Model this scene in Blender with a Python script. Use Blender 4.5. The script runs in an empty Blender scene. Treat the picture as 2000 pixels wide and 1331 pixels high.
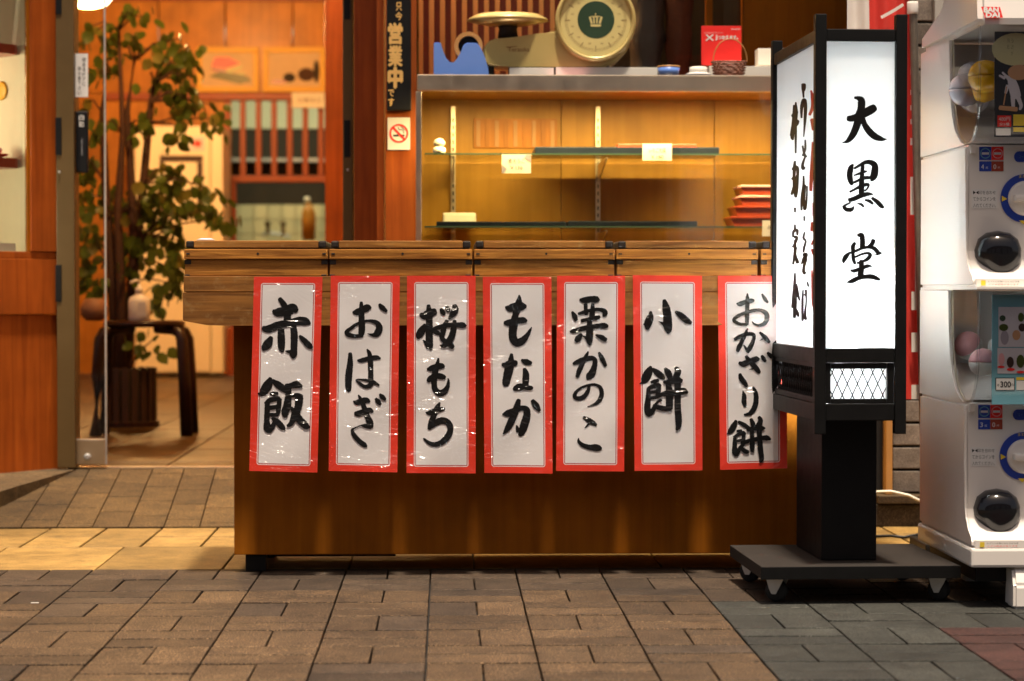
import bpy, bmesh, math, random
from mathutils import Vector, Matrix
R = math.radians
rnd = random.Random(7)
scene = bpy.context.scene
col = scene.collection

# ------------------------------------------------------------------ camera
FPX = 4450.0                      # focal length in photograph pixels (2000 wide)
CAM = Vector((0, 0, 0.654))
YAW, PITCH = math.atan(131 / FPX), math.atan(90.5 / FPX)
FWD = Vector((math.sin(YAW) * math.cos(PITCH), math.cos(YAW) * math.cos(PITCH), -math.sin(PITCH)))
RIGHT = Vector((math.cos(YAW), -math.sin(YAW), 0))
UP = RIGHT.cross(FWD)
cam = bpy.data.cameras.new('camera')
cam_o = bpy.data.objects.new('camera', cam)
col.objects.link(cam_o)
cam_o.location = CAM
cam_o.rotation_euler = (R(90) - PITCH, 0, -YAW)
cam.sensor_width = 36
cam.lens = FPX / 2000 * 36
cam.clip_end = 500
cam.dof.use_dof = True
cam.dof.focus_distance = 5.1
cam.dof.aperture_fstop = 4.5
scene.camera = cam_o

# ------------------------------------------------------------------ world, sun, exposure
SUN_EL, SUN_AZ = 78.0, 0.0        # overhead arcade-like light from the street side
w = bpy.data.worlds.new('World')
scene.world = w
w.use_nodes = True
nt = w.node_tree
sky = nt.nodes.new('ShaderNodeTexSky')
sky.sky_type = 'NISHITA'
sky.sun_disc = False
sky.sun_elevation = R(SUN_EL)
sky.sun_rotation = R(180)
sky.air_density = 0.6
sky.dust_density = 4.0
sky.ozone_density = 0.3
bg = nt.nodes['Background']
tint = nt.nodes.new('ShaderNodeMix')          # street lamps under the arcade are warmer than a day sky
tint.data_type = 'RGBA'
tint.blend_type = 'MULTIPLY'
tint.inputs[0].default_value = 1.0
tint.inputs[7].default_value = (1.0, .84, .66, 1)
nt.links.new(sky.outputs[0], tint.inputs[6])
nt.links.new(tint.outputs[2], bg.inputs[0])
bg.inputs[1].default_value = 0.042
sun = bpy.data.lights.new('sun', 'SUN')
sun.energy = 1.9
sun.angle = R(4)
sun.color = (1.0, 0.86, 0.70)
sun_o = bpy.data.objects.new('sun', sun)
col.objects.link(sun_o)
sun_o.rotation_euler = (R(90 - SUN_EL), 0, R(6))
scene.view_settings.view_transform = 'Standard'
scene.view_settings.look = 'None'
scene.view_settings.exposure = 1.9
scene.view_settings.gamma = 1.0
scene.cycles.use_denoising = True
scene.cycles.max_bounces = 8
scene.cycles.transparent_max_bounces = 16
scene.cycles.sample_clamp_indirect = 4.0
scene.cycles.caustics_reflective = False
scene.cycles.caustics_refractive = False


def ray(px, py):
    return FWD + RIGHT * ((px - 1000) / FPX) + UP * (-(py - 665.5) / FPX)


def P(px, py, Y):                 # pixel seen on the upright plane at depth Y
    d = ray(px, py)
    return CAM + d * (Y / d.y)


def G(px, py, z=0.0):             # pixel seen on the level plane at height z
    d = ray(px, py)
    return CAM + d * ((z - CAM.z) / d.z)


def PL(px, py, p0, n):            # pixel seen on any plane
    d = ray(px, py)
    return CAM + d * ((p0 - CAM).dot(n) / d.dot(n))


# ------------------------------------------------------------------ materials
def new_mat(name):
    m = bpy.data.materials.new(name)
    m.use_nodes = True
    n = m.node_tree
    return m, n, n.nodes['Principled BSDF']


def plain(name, c, rough=0.5, metal=0.0, var=0.12, scale=18.0, bump=0.0, coat=0.0, spec=0.5):
    """colour with a soft, uneven wear and roughness variation"""
    m, n, b = new_mat(name)
    tc = n.nodes.new('ShaderNodeTexCoord')
    nz = n.nodes.new('ShaderNodeTexNoise')
    nz.inputs['Scale'].default_value = scale
    nz.inputs['Detail'].default_value = 6
    n.links.new(tc.outputs['Object'], nz.inputs['Vector'])
    mx = n.nodes.new('ShaderNodeMix')
    mx.data_type = 'RGBA'
    mx.inputs[6].default_value = (*[x * (1 - var) for x in c], 1)
    mx.inputs[7].default_value = (*[min(1, x * (1 + var)) for x in c], 1)
    n.links.new(nz.outputs[0], mx.inputs[0])
    n.links.new(mx.outputs[2], b.inputs['Base Color'])
    mr = n.nodes.new('ShaderNodeMapRange')
    mr.inputs[3].default_value = max(0.02, rough - 0.08)
    mr.inputs[4].default_value = min(1, rough + 0.08)
    n.links.new(nz.outputs[0], mr.inputs[0])
    n.links.new(mr.outputs[0], b.inputs['Roughness'])
    b.inputs['Metallic'].default_value = metal
    b.inputs['Coat Weight'].default_value = coat
    b.inputs['Specular IOR Level'].default_value = spec
    if bump:
        bp = n.nodes.new('ShaderNodeBump')
        bp.inputs['Strength'].default_value = bump
        bp.inputs['Distance'].default_value = 0.002
        n.links.new(nz.outputs[0], bp.inputs['Height'])
        n.links.new(bp.outputs[0], b.inputs['Normal'])
    return m


def wood(name, dark, light, axis='X', grain=60.0, rough=0.5, coat=0.0, wear=None, contrast=(0.3, 0.72), bump=0.25):
    m, n, b = new_mat(name)
    tc = n.nodes.new('ShaderNodeTexCoord')
    mp = n.nodes.new('ShaderNodeMapping')
    s = {'X': (grain * .05, grain, grain), 'Y': (grain, grain * .05, grain), 'Z': (grain, grain, grain * .05)}[axis]
    mp.inputs['Scale'].default_value = s
    oi = n.nodes.new('ShaderNodeObjectInfo')
    ad = n.nodes.new('ShaderNodeVectorMath')
    ad.operation = 'MULTIPLY_ADD'
    ad.inputs[1].default_value = (1, 1, 1)
    cb = n.nodes.new('ShaderNodeCombineXYZ')
    ml = n.nodes.new('ShaderNodeMath')
    ml.operation = 'MULTIPLY'
    ml.inputs[1].default_value = 37.0
    n.links.new(oi.outputs['Random'], ml.inputs[0])
    for i in range(3):
        n.links.new(ml.outputs[0], cb.inputs[i])
    n.links.new(tc.outputs['Object'], ad.inputs[0])
    n.links.new(cb.outputs[0], ad.inputs[2])
    n.links.new(ad.outputs[0], mp.inputs['Vector'])
    nz = n.nodes.new('ShaderNodeTexNoise')
    nz.inputs['Scale'].default_value = 1.0
    nz.inputs['Detail'].default_value = 7
    nz.inputs['Distortion'].default_value = 0.6
    n.links.new(mp.outputs[0], nz.inputs['Vector'])
    cr = n.nodes.new('ShaderNodeValToRGB')
    cr.color_ramp.elements[0].position = contrast[0]
    cr.color_ramp.elements[1].position = contrast[1]
    cr.color_ramp.elements[0].color = (*dark, 1)
    cr.color_ramp.elements[1].color = (*light, 1)
    n.links.new(nz.outputs[0], cr.inputs[0])
    # broad uneven tone
    n2 = n.nodes.new('ShaderNodeTexNoise')
    n2.inputs['Scale'].default_value = 5.0
    n2.inputs['Detail'].default_value = 5
    n.links.new(ad.outputs[0], n2.inputs['Vector'])
    r2 = n.nodes.new('ShaderNodeMapRange')
    r2.inputs[1].default_value = .3
    r2.inputs[2].default_value = .7
    r2.inputs[3].default_value = .72
    r2.inputs[4].default_value = 1.15
    n.links.new(n2.outputs[0], r2.inputs[0])
    mu = n.nodes.new('ShaderNodeMix')
    mu.data_type = 'RGBA'
    mu.blend_type = 'MULTIPLY'
    mu.inputs[0].default_value = 1.0
    n.links.new(cr.outputs[0], mu.inputs[6])
    n.links.new(r2.outputs[0], mu.inputs[7])
    out = mu.outputs[2]
    if wear:
        n3 = n.nodes.new('ShaderNodeTexNoise')
        n3.inputs['Scale'].default_value = 34.0
        n3.inputs['Detail'].default_value = 8
        n3.inputs['Roughness'].default_value = .7
        n.links.new(ad.outputs[0], n3.inputs['Vector'])
        r3 = n.nodes.new('ShaderNodeMapRange')
        r3.inputs[1].default_value = .54
        r3.inputs[2].default_value = .72
        r3.inputs[4].default_value = .75
        n.links.new(n3.outputs[0], r3.inputs[0])
        m3 = n.nodes.new('ShaderNodeMix')
        m3.data_type = 'RGBA'
        m3.inputs[7].default_value = (*wear, 1)
        n.links.new(r3.outputs[0], m3.inputs[0])
        n.links.new(out, m3.inputs[6])
        out = m3.outputs[2]
    n.links.new(out, b.inputs['Base Color'])
    b.inputs['Roughness'].default_value = rough
    b.inputs['Coat Weight'].default_value = coat
    b.inputs['Coat Roughness'].default_value = .25
    b.inputs['Specular IOR Level'].default_value = .28
    bp = n.nodes.new('ShaderNodeBump')
    bp.inputs['Strength'].default_value = bump
    bp.inputs['Distance'].default_value = 0.0015
    n.links.new(nz.outputs[0], bp.inputs['Height'])
    n.links.new(bp.outputs[0], b.inputs['Normal'])
    return m


def paver(name, c, speck, rough=0.75):
    m, n, b = new_mat(name)
    tc = n.nodes.new('ShaderNodeTexCoord')
    geo = n.nodes.new('ShaderNodeNewGeometry')
    oi = n.nodes.new('ShaderNodeObjectInfo')
    nz = n.nodes.new('ShaderNodeTexNoise')
    nz.inputs['Scale'].default_value = 300
    nz.inputs['Detail'].default_value = 4
    nz.inputs['Roughness'].default_value = .75
    n.links.new(geo.outputs['Position'], nz.inputs['Vector'])
    cr = n.nodes.new('ShaderNodeValToRGB')
    e = cr.color_ramp.elements
    e[0].position, e[1].position = .40, .63
    e[0].color = (*[x * .55 for x in c], 1)
    e[1].color = (*speck, 1)
    k = cr.color_ramp.elements.new(.52)
    k.color = (*c, 1)
    n.links.new(nz.outputs[0], cr.inputs[0])
    mr = n.nodes.new('ShaderNodeMapRange')
    mr.inputs[3].default_value = .72
    mr.inputs[4].default_value = 1.22
    n.links.new(oi.outputs['Random'], mr.inputs[0])
    n2 = n.nodes.new('ShaderNodeTexNoise')
    n2.inputs['Scale'].default_value = 3.2
    n2.inputs['Detail'].default_value = 5
    n.links.new(geo.outputs['Position'], n2.inputs['Vector'])
    r2 = n.nodes.new('ShaderNodeMapRange')
    r2.inputs[1].default_value = .3
    r2.inputs[2].default_value = .7
    r2.inputs[3].default_value = .72
    r2.inputs[4].default_value = 1.2
    n.links.new(n2.outputs[0], r2.inputs[0])
    mm = n.nodes.new('ShaderNodeMath')
    mm.operation = 'MULTIPLY'
    n.links.new(mr.outputs[0], mm.inputs[0])
    n.links.new(r2.outputs[0], mm.inputs[1])
    mu = n.nodes.new('ShaderNodeMix')
    mu.data_type = 'RGBA'
    mu.blend_type = 'MULTIPLY'
    mu.inputs[0].default_value = 1
    n.links.new(cr.outputs[0], mu.inputs[6])
    n.links.new(mm.outputs[0], mu.inputs[7])
    n4 = n.nodes.new('ShaderNodeTexNoise')
    n4.inputs['Scale'].default_value = 16
    n4.inputs['Detail'].default_value = 8
    n4.inputs['Roughness'].default_value = .72
    n.links.new(geo.outputs['Position'], n4.inputs['Vector'])
    r4 = n.nodes.new('ShaderNodeMapRange')
    r4.inputs[1].default_value = .30
    r4.inputs[2].default_value = .58
    r4.inputs[3].default_value = .50
    r4.inputs[4].default_value = 1.12
    n.links.new(n4.outputs[0], r4.inputs[0])
    m4 = n.nodes.new('ShaderNodeMix')
    m4.data_type = 'RGBA'
    m4.blend_type = 'MULTIPLY'
    m4.inputs[0].default_value = 1
    n.links.new(mu.outputs[2], m4.inputs[6])
    n.links.new(r4.outputs[0], m4.inputs[7])
    n.links.new(m4.outputs[2], b.inputs['Base Color'])
    b.inputs['Roughness'].default_value = rough
    b.inputs['Specular IOR Level'].default_value = .3
    bp = n.nodes.new('ShaderNodeBump')
    bp.inputs['Strength'].default_value = .5
    bp.inputs['Distance'].default_value = .002
    n.links.new(nz.outputs[0], bp.inputs['Height'])
    n.links.new(bp.outputs[0], b.inputs['Normal'])
    return m


def glass(name, tint=(1, 1, 1), refl=0.04, rough=0.02):
    m = bpy.data.materials.new(name)
    m.use_nodes = True
    n = m.node_tree
    n.nodes.remove(n.nodes['Principled BSDF'])
    tr = n.nodes.new('ShaderNodeBsdfTransparent')
    tr.inputs[0].default_value = (*tint, 1)
    gl = n.nodes.new('ShaderNodeBsdfGlossy')
    gl.inputs['Roughness'].default_value = rough
    lw = n.nodes.new('ShaderNodeFresnel')
    lw.inputs[0].default_value = 1.45
    mul = n.nodes.new('ShaderNodeMath')
    mul.operation = 'MULTIPLY_ADD'
    mul.inputs[1].default_value = refl / .04
    mul.inputs[2].default_value = 0.0
    mx = n.nodes.new('ShaderNodeMixShader')
    n.links.new(lw.outputs[0], mul.inputs[0])
    n.links.new(mul.outputs[0], mx.inputs[0])
    n.links.new(tr.outputs[0], mx.inputs[1])
    n.links.new(gl.outputs[0], mx.inputs[2])
    n.links.new(mx.outputs[0], n.nodes['Material Output'].inputs[0])
    return m


def emit(name, c, s):
    m, n, b = new_mat(name)
    b.inputs['Base Color'].default_value = (*c, 1)
    b.inputs['Emission Color'].default_value = (*c, 1)
    b.inputs['Emission Strength'].default_value = s
    return m


def paper_sheet(name, c, trans=0.5):
    """translucent paper or acrylic sheet lit from behind"""
    m, n, b = new_mat(name)
    tc = n.nodes.new('ShaderNodeTexCoord')
    nz = n.nodes.new('ShaderNodeTexNoise')
    nz.inputs['Scale'].default_value = 9
    nz.inputs['Detail'].default_value = 6
    n.links.new(tc.outputs['Object'], nz.inputs['Vector'])
    mx0 = n.nodes.new('ShaderNodeMix')
    mx0.data_type = 'RGBA'
    mx0.inputs[6].default_value = (*[x * .93 for x in c], 1)
    mx0.inputs[7].default_value = (*c, 1)
    n.links.new(nz.outputs[0], mx0.inputs[0])
    n.links.new(mx0.outputs[2], b.inputs['Base Color'])
    b.inputs['Roughness'].default_value = .35
    t = n.nodes.new('ShaderNodeBsdfTranslucent')
    n.links.new(mx0.outputs[2], t.inputs[0])
    mx = n.nodes.new('ShaderNodeMixShader')
    mx.inputs[0].default_value = trans
    n.links.new(b.outputs[0], mx.inputs[1])
    n.links.new(t.outputs[0], mx.inputs[2])
    n.links.new(mx.outputs[0], n.nodes['Material Output'].inputs[0])
    return m


def film_nodes(n, b, strength=.7):
    """wrinkled clear film over print: a coat with creased normals"""
    tc = n.nodes.new('ShaderNodeTexCoord')
    mp = n.nodes.new('ShaderNodeMapping')
    mp.inputs['Rotation'].default_value = (0, R(35), 0)
    mp.inputs['Scale'].default_value = (8, 8, 10)
    n.links.new(tc.outputs['Object'], mp.inputs[0])
    nz = n.nodes.new('ShaderNodeTexNoise')
    nz.inputs['Scale'].default_value = 1
    nz.inputs['Detail'].default_value = 3
    nz.inputs['Distortion'].default_value = 2.4
    n.links.new(mp.outputs[0], nz.inputs['Vector'])
    sub = n.nodes.new('ShaderNodeMath')
    sub.operation = 'SUBTRACT'
    sub.inputs[1].default_value = .5
    n.links.new(nz.outputs[0], sub.inputs[0])
    ab = n.nodes.new('ShaderNodeMath')
    ab.operation = 'ABSOLUTE'
    n.links.new(sub.outputs[0], ab.inputs[0])
    bp = n.nodes.new('ShaderNodeBump')
    bp.inputs['Strength'].default_value = strength
    bp.inputs['Distance'].default_value = .05
    n.links.new(ab.outputs[0], bp.inputs['Height'])
    b.inputs['Coat Weight'].default_value = .7
    b.inputs['Coat Roughness'].default_value = .10
    n.links.new(bp.outputs[0], b.inputs['Coat Normal'])


def poster_mat():
    m, n, b = new_mat('poster_print')
    uv = n.nodes.new('ShaderNodeUVMap')
    sep = n.nodes.new('ShaderNodeSeparateXYZ')
    n.links.new(uv.outputs[0], sep.inputs[0])

    def math_(op, a, bb=None):
        x = n.nodes.new('ShaderNodeMath')
        x.operation = op
        for i, v in enumerate((a, bb)):
            if v is None:
                continue
            if isinstance(v, (int, float)):
                x.inputs[i].default_value = v
            else:
                n.links.new(v, x.inputs[i])
        return x.outputs[0]
    # uv are in metres from the sheet's centre; half size .079 x .226
    rr = .006
    qx = math_('MAXIMUM', math_('SUBTRACT', math_('ABSOLUTE', sep.outputs[0]), .0625 - rr), 0.0)
    qy = math_('MAXIMUM', math_('SUBTRACT', math_('ABSOLUTE', sep.outputs[1]), .2115 - rr), 0.0)
    d = math_('SUBTRACT', math_('SQRT', math_('ADD', math_('MULTIPLY', qx, qx), math_('MULTIPLY', qy, qy))), rr)
    cr = n.nodes.new('ShaderNodeValToRGB')
    cr.color_ramp.interpolation = 'CONSTANT'
    t = math_('ADD', math_('MULTIPLY', d, 50.0), .5)     # .02 m span
    e = cr.color_ramp.elements
    paper, red, deep = (.82, .80, .80, 1), (.80, .040, .016, 1), (.30, .012, .02, 1)
    e[0].position, e[0].color = 0.0, paper
    e[1].position, e[1].color = .5 - 50 * .0042, deep
    x = e.new(.5 - 50 * .0030); x.color = (.75, .20, .17, 1)
    x = e.new(.5 - 50 * .0020); x.color = (.78, .70, .70, 1)
    x = e.new(.5 - 50 * .0002); x.color = red
    n.links.new(t, cr.inputs[0])
    b.inputs['Roughness'].default_value = .5
    n.links.new(cr.outputs[0], b.inputs['Base Color'])
    film_nodes(n, b)
    tl = n.nodes.new('ShaderNodeBsdfTranslucent')
    n.links.new(cr.outputs[0], tl.inputs[0])
    mx = n.nodes.new('ShaderNodeMixShader')
    mx.inputs[0].default_value = .12
    n.links.new(b.outputs[0], mx.inputs[1])
    n.links.new(tl.outputs[0], mx.inputs[2])
    n.links.new(mx.outputs[0], n.nodes['Material Output'].inputs[0])
    return m


def ink_mat(name, c):
    m, n, b = new_mat(name)
    tc = n.nodes.new('ShaderNodeTexCoord')
    nz = n.nodes.new('ShaderNodeTexNoise')
    nz.inputs['Scale'].default_value = 60
    n.links.new(tc.outputs['Object'], nz.inputs['Vector'])
    mx = n.nodes.new('ShaderNodeMix')
    mx.data_type = 'RGBA'
    mx.inputs[6].default_value = (*[x * .5 for x in c], 1)
    mx.inputs[7].default_value = (*[x * 1.7 for x in c], 1)
    n.links.new(nz.outputs[0], mx.inputs[0])
    n.links.new(mx.outputs[2], b.inputs['Base Color'])
    b.inputs['Roughness'].default_value = .5
    film_nodes(n, b)
    b.inputs['Coat Weight'].default_value = .3
    b.inputs['Specular IOR Level'].default_value = .2
    return m


M = {}
M['red_wood'] = wood('red_wood', (.27, .052, .005), (.42, .095, .010), 'Z', 55, .42, .25, bump=.08)
M['red_wood_h'] = wood('red_wood_h', (.27, .052, .005), (.42, .095, .010), 'X', 55, .42, .25, bump=.08)
M['brown_panel'] = wood('brown_panel', (.23, .066, .002), (.35, .112, .004), 'Z', 45, .65, .0, wear=None, bump=.04, contrast=(.2, .85))
M['brown_panel'].node_tree.nodes['Principled BSDF'].inputs['Specular IOR Level'].default_value = .12
M['old_wood'] = wood('old_wood', (.17, .062, .010), (.50, .215, .040), 'X', 110, .62, 0, wear=(.40, .22, .07), bump=.5)
M['old_wood2'] = wood('old_wood2', (.21, .072, .009), (.56, .235, .036), 'X', 150, .6, 0, bump=.6)
M['tray_wood'] = wood('tray_wood', (.16, .060, .009), (.36, .150, .028), 'X', 90, .65, 0, wear=(.30, .17, .06), bump=.45)
M['gold_panel'] = wood('gold_panel', (.40, .19, .018), (.50, .25, .03), 'Z', 30, .45, .05, bump=.03)
M['tan_panel'] = wood('tan_panel', (.42, .155, .014), (.56, .22, .028), 'Z', 30, .5, .1, bump=.05)
M['dark_stool'] = wood('dark_stool', (.012, .003, .001), (.035, .008, .003), 'Z', 60, .35, .2, bump=.05)
M['brick_red'] = plain('dull_red_wood', (.30, .05, .012), .5)
M['bracket'] = plain('dark_iron', (.03, .022, .018), .6, .4, .4, 90, .3)
M['nail'] = plain('nail_hole', (.012, .008, .006), .8)
M['bronze'] = plain('bronze_frame', (.115, .070, .022), .45, .2, .15, 12)
M['black'] = plain('black_plastic', (.005, .005, .006), .45, spec=.3)
M['black_paint'] = plain('black_lacquer', (.004, .004, .004), .5, 0, .4, 30, .1, spec=.25)
M['base_top'] = plain('worn_black_board', (.022, .018, .015), .8, 0, .35, 14, .2, spec=.25)
M['rubber'] = plain('rubber', (.012, .012, .012), .8)
M['steel'] = plain('steel', (.68, .57, .42), .34, 1.0, .1, 25)
M['pole_metal'] = plain('pole_metal', (.16, .13, .10), .4, .5, .3, 40)
M['zinc'] = plain('zinc', (.55, .54, .52), .45, .7, .2, 60)
M['white_plastic'] = plain('white_plastic', (.82, .78, .73), .32, 0, .03, 6, coat=.3)
M['cream_plastic'] = plain('cream_plastic', (.70, .64, .50), .4, 0, .05)
M['white'] = plain('white_print', (.78, .77, .74), .55, 0, .03)
M['paperw'] = plain('card_paper', (.80, .76, .66), .7, 0, .04)
M['ink'] = ink_mat('brush_ink', (.004, .004, .0045))
M['ink_grey'] = ink_mat('pale_brush_ink', (.022, .022, .019))
M['ink_plain'] = plain('black_print', (.004, .004, .004), .6, spec=.2)
M['ink_red'] = plain('red_print', (.75, .03, .015), .5)
M['gilt'] = plain('carved_pale_wood', (.72, .44, .13), .5, 0, .15, 60)
M['poster'] = poster_mat()
M['lantern_sheet'] = paper_sheet('lantern_sheet', (.86, .88, .88), .55)
M['glass'] = glass('clear_glass', (.97, .97, .95), .03)
M['glass_warm'] = glass('showcase_glass', (.97, .96, .92), .014)
M['clear_plastic'] = glass('clear_plastic', (.98, .98, .98), .016, .05)
M['shelf_glass'] = glass('shelf_glass', (.93, .96, .91), .016)
M['glass_edge'] = plain('glass_edge', (.05, .09, .06), .2, 0, .1)
M['paver_brown'] = paver('paver_brown', (.048, .027, .0125), (.30, .195, .105))
M['paver_grey'] = paver('paver_grey', (.022, .023, .019), (.10, .10, .088))
M['paver_red'] = paver('paver_red', (.034, .013, .011), (.11, .05, .04))
M['paver_dark'] = paver('paver_dark', (.038, .024, .014), (.17, .12, .08))
M['bed'] = plain('dark_joint_sand', (.008, .007, .006), .95, 0, .4, 120)
M['yellow_stone'] = paver('yellow_stone', (.27, .165, .048), (.33, .21, .07), .6)
M['ramp_brick'] = paver('ramp_brick', (.060, .033, .010), (.24, .15, .06))
M['floor_tile'] = paver('floor_tile', (.075, .038, .008), (.11, .058, .013), .5)
M['kerb'] = paver('kerb_stone', (.09, .055, .022), (.22, .15, .08))
M['stone'] = paver('wall_stone', (.24, .20, .165), (.32, .27, .22))
M['dark_stone'] = paver('plinth_stone', (.055, .042, .030), (.11, .085, .06))
M['cream_wall'] = plain('cream_wall', (.62, .58, .40), .8, 0, .06, 30)
M['plaster'] = plain('grey_plaster', (.42, .40, .36), .85, 0, .08, 20)
M['fridge'] = plain('fridge_cream', (.84, .74, .56), .4, 0, .04)
M['tile_cream'] = plain('kitchen_tile', (.66, .60, .36), .3, 0, .05)
M['leaf'] = plain('leaf_green', (.030, .066, .012), .5, 0, .5, 9)
M['leaf_pale'] = plain('leaf_pale', (.10, .12, .02), .5, 0, .4, 9)
M['leaf'] = paper_sheet('leaf_green', (.10, .145, .022), .45)
M['leaf_pale'] = paper_sheet('leaf_pale', (.22, .20, .04), .45)
M['bark'] = plain('bark', (.06, .022, .010), .8, 0, .4, 40, .5)
M['planter'] = plain('planter_slat', (.035, .010, .004), .6, 0, .3)
M['vase_clay'] = plain('vase_clay', (.28, .13, .07), .6, 0, .25, 30)
M['blue'] = plain('blue_plastic', (.15, .29, .74), .3, 0, .05, coat=.3)
M['deepblue'] = plain('blue_print', (.015, .05, .36), .4)
M['red'] = plain('red_print2', (.80, .025, .02), .4)
M['red_cloth'] = plain('red_cloth', (.62, .035, .022), .8, 0, .1)
M['white_cloth'] = plain('white_cloth', (.74, .68, .62), .85, 0, .06)
M['yellow'] = plain('yellow_print', (.80, .60, .05), .4)
M['scale_body'] = plain('scale_enamel', (.52, .40, .14), .32, .1, .06, coat=.4)
M['scale_face'] = plain('scale_face', (.68, .58, .23), .4)
M['green'] = plain('dark_green', (.028, .060, .030), .35)
M['lacquer_red'] = plain('lacquer_red', (.34, .045, .018), .35, coat=.3)
M['tray_blue'] = plain('dark_blue_tray', (.006, .010, .018), .4, spec=.2)
M['basket'] = plain('wicker', (.16, .045, .016), .6, 0, .4, 90)
M['cane'] = plain('cane', (.48, .24, .07), .5)
M['box_brown'] = wood('stock_box', (.13, .05, .014), (.24, .10, .03), 'X', 30, .6)
M['card_dark'] = plain('card_dark', (.02, .022, .028), .4)
M['moon'] = plain('moon_print', (.60, .55, .28), .5)
M['teal'] = plain('teal_print', (.16, .40, .48), .5)
M['pale'] = plain('pale_print', (.60, .58, .62), .5)
M['tan_print'] = plain('tan_print', (.55, .30, .15), .5)
M['purple'] = plain('violet_capsule', (.36, .33, .38), .2, 0, .1, coat=.5)
M['amber'] = plain('yellow_capsule', (.85, .48, .01), .2, 0, .1, coat=.5)
M['pink'] = plain('pink', (.75, .38, .40), .5)
M['dark_void'] = plain('dark_room', (.03, .018, .008), .8)
M['dim_bag'] = plain('dim_bag', (.10, .085, .075), .5, 0, .6, 14)
M['pic_frame'] = plain('pine_frame', (.70, .38, .02), .5)
M['pic_paper'] = plain('picture_paper', (.62, .45, .28), .7)
M['slat_red'] = plain('slat_red', (.30, .055, .012), .5)
M['lit_wall'] = plain('pale_back_wall', (.62, .44, .24), .7)
M['globe'] = emit('lamp_globe', (1.0, .80, .48), 3.0)
M['tube'] = emit('showcase_tube', (1.0, .78, .40), 4.0)

# ------------------------------------------------------------------ mesh helpers
def tag(o, label=None, cat=None, group=None, kind=None):
    if label: o['label'] = label
    if cat: o['category'] = cat
    if group: o['group'] = group
    if kind: o['kind'] = kind
    return o


def thing(name, label, cat, loc=(0, 0, 0), group=None):
    o = bpy.data.objects.new(name, None)
    o.empty_display_size = .05
    o.location = loc
    col.objects.link(o)
    return tag(o, label, cat, group)


def attach(o, parent):
    if parent is not None:
        o.parent = parent
        mw = Matrix.Identity(4)
        p = parent
        chain = []
        while p is not None:
            chain.append(p)
            p = p.parent
        for p in reversed(chain):
            mw = mw @ p.matrix_parent_inverse @ p.matrix_basis
        o.matrix_parent_inverse = mw.inverted()
    return o


def obj(name, bm, mat, parent=None, smooth=False):
    me = bpy.data.meshes.new(name)
    bmesh.ops.recalc_face_normals(bm, faces=bm.faces[:])
    bm.to_mesh(me)
    bm.free()
    mats = mat if isinstance(mat, (list, tuple)) else [mat]
    for k in mats:
        me.materials.append(M[k] if isinstance(k, str) else k)
    if smooth:
        for p in me.polygons:
            p.use_smooth = True
    o = bpy.data.objects.new(name, me)
    col.objects.link(o)
    return attach(o, parent)


def share(name, me, loc, parent=None, rot=(0, 0, 0), scale=(1, 1, 1)):
    o = bpy.data.objects.new(name, me)
    col.objects.link(o)
    o.location, o.rotation_euler, o.scale = loc, rot, scale
    return attach(o, parent)


def addbox(bm, x0, x1, y0, y1, z0, z1, bev=0.0, seg=2, mat=None):
    xs, ys, zs = sorted((x0, x1)), sorted((y0, y1)), sorted((z0, z1))
    vs = [bm.verts.new((x, y, z)) for x in xs for y in ys for z in zs]
    fs = [(0, 1, 3, 2), (4, 6, 7, 5), (0, 4, 5, 1), (2, 3, 7, 6), (0, 2, 6, 4), (1, 5, 7, 3)]
    faces = [bm.faces.new([vs[i] for i in f]) for f in fs]
    if bev:
        es = list({e for f in faces for e in f.edges})
        r = bmesh.ops.bevel(bm, geom=es, offset=bev, segments=seg, affect='EDGES', profile=.6)
        faces = r['faces']
    if mat is not None:
        for f in bm.faces:
            if all(v.is_valid for v in f.verts):
                pass
    return vs


def box(name, x0, x1, y0, y1, z0, z1, mat, parent=None, bev=0.003):
    bm = bmesh.new()
    addbox(bm, x0, x1, y0, y1, z0, z1, bev)
    return obj(name, bm, mat, parent)


def pbox(name, px0, py0, px1, py1, Y, depth, mat, parent=None, bev=0.002):
    """box whose front face covers a rectangle of the photograph at depth Y"""
    a, b = P(px0, py0, Y), P(px1, py1, Y)
    return box(name, a.x, b.x, Y, Y + depth, a.z, b.z, mat, parent, bev)


def tube(bm, pts, rad, seg=8, caps=True):
    pts = [Vector(p) for p in pts]
    rads = rad if isinstance(rad, (list, tuple)) else [rad] * len(pts)
    rings = []
    for i, p in enumerate(pts):
        t = (pts[min(i + 1, len(pts) - 1)] - pts[max(i - 1, 0)]).normalized()
        u = t.cross(Vector((0, 0, 1)))
        if u.length < .05:
            u = t.cross(Vector((1, 0, 0)))
        u.normalize()
        v = t.cross(u)
        rings.append([bm.verts.new(p + (u * math.cos(2 * math.pi * k / seg) + v * math.sin(2 * math.pi * k / seg)) * rads[i]) for k in range(seg)])
    for a, b in zip(rings, rings[1:]):
        for k in range(seg):
            bm.faces.new((a[k], a[(k + 1) % seg], b[(k + 1) % seg], b[k]))
    if caps:
        bm.faces.new(rings[0][::-1])
        bm.faces.new(rings[-1])


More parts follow.
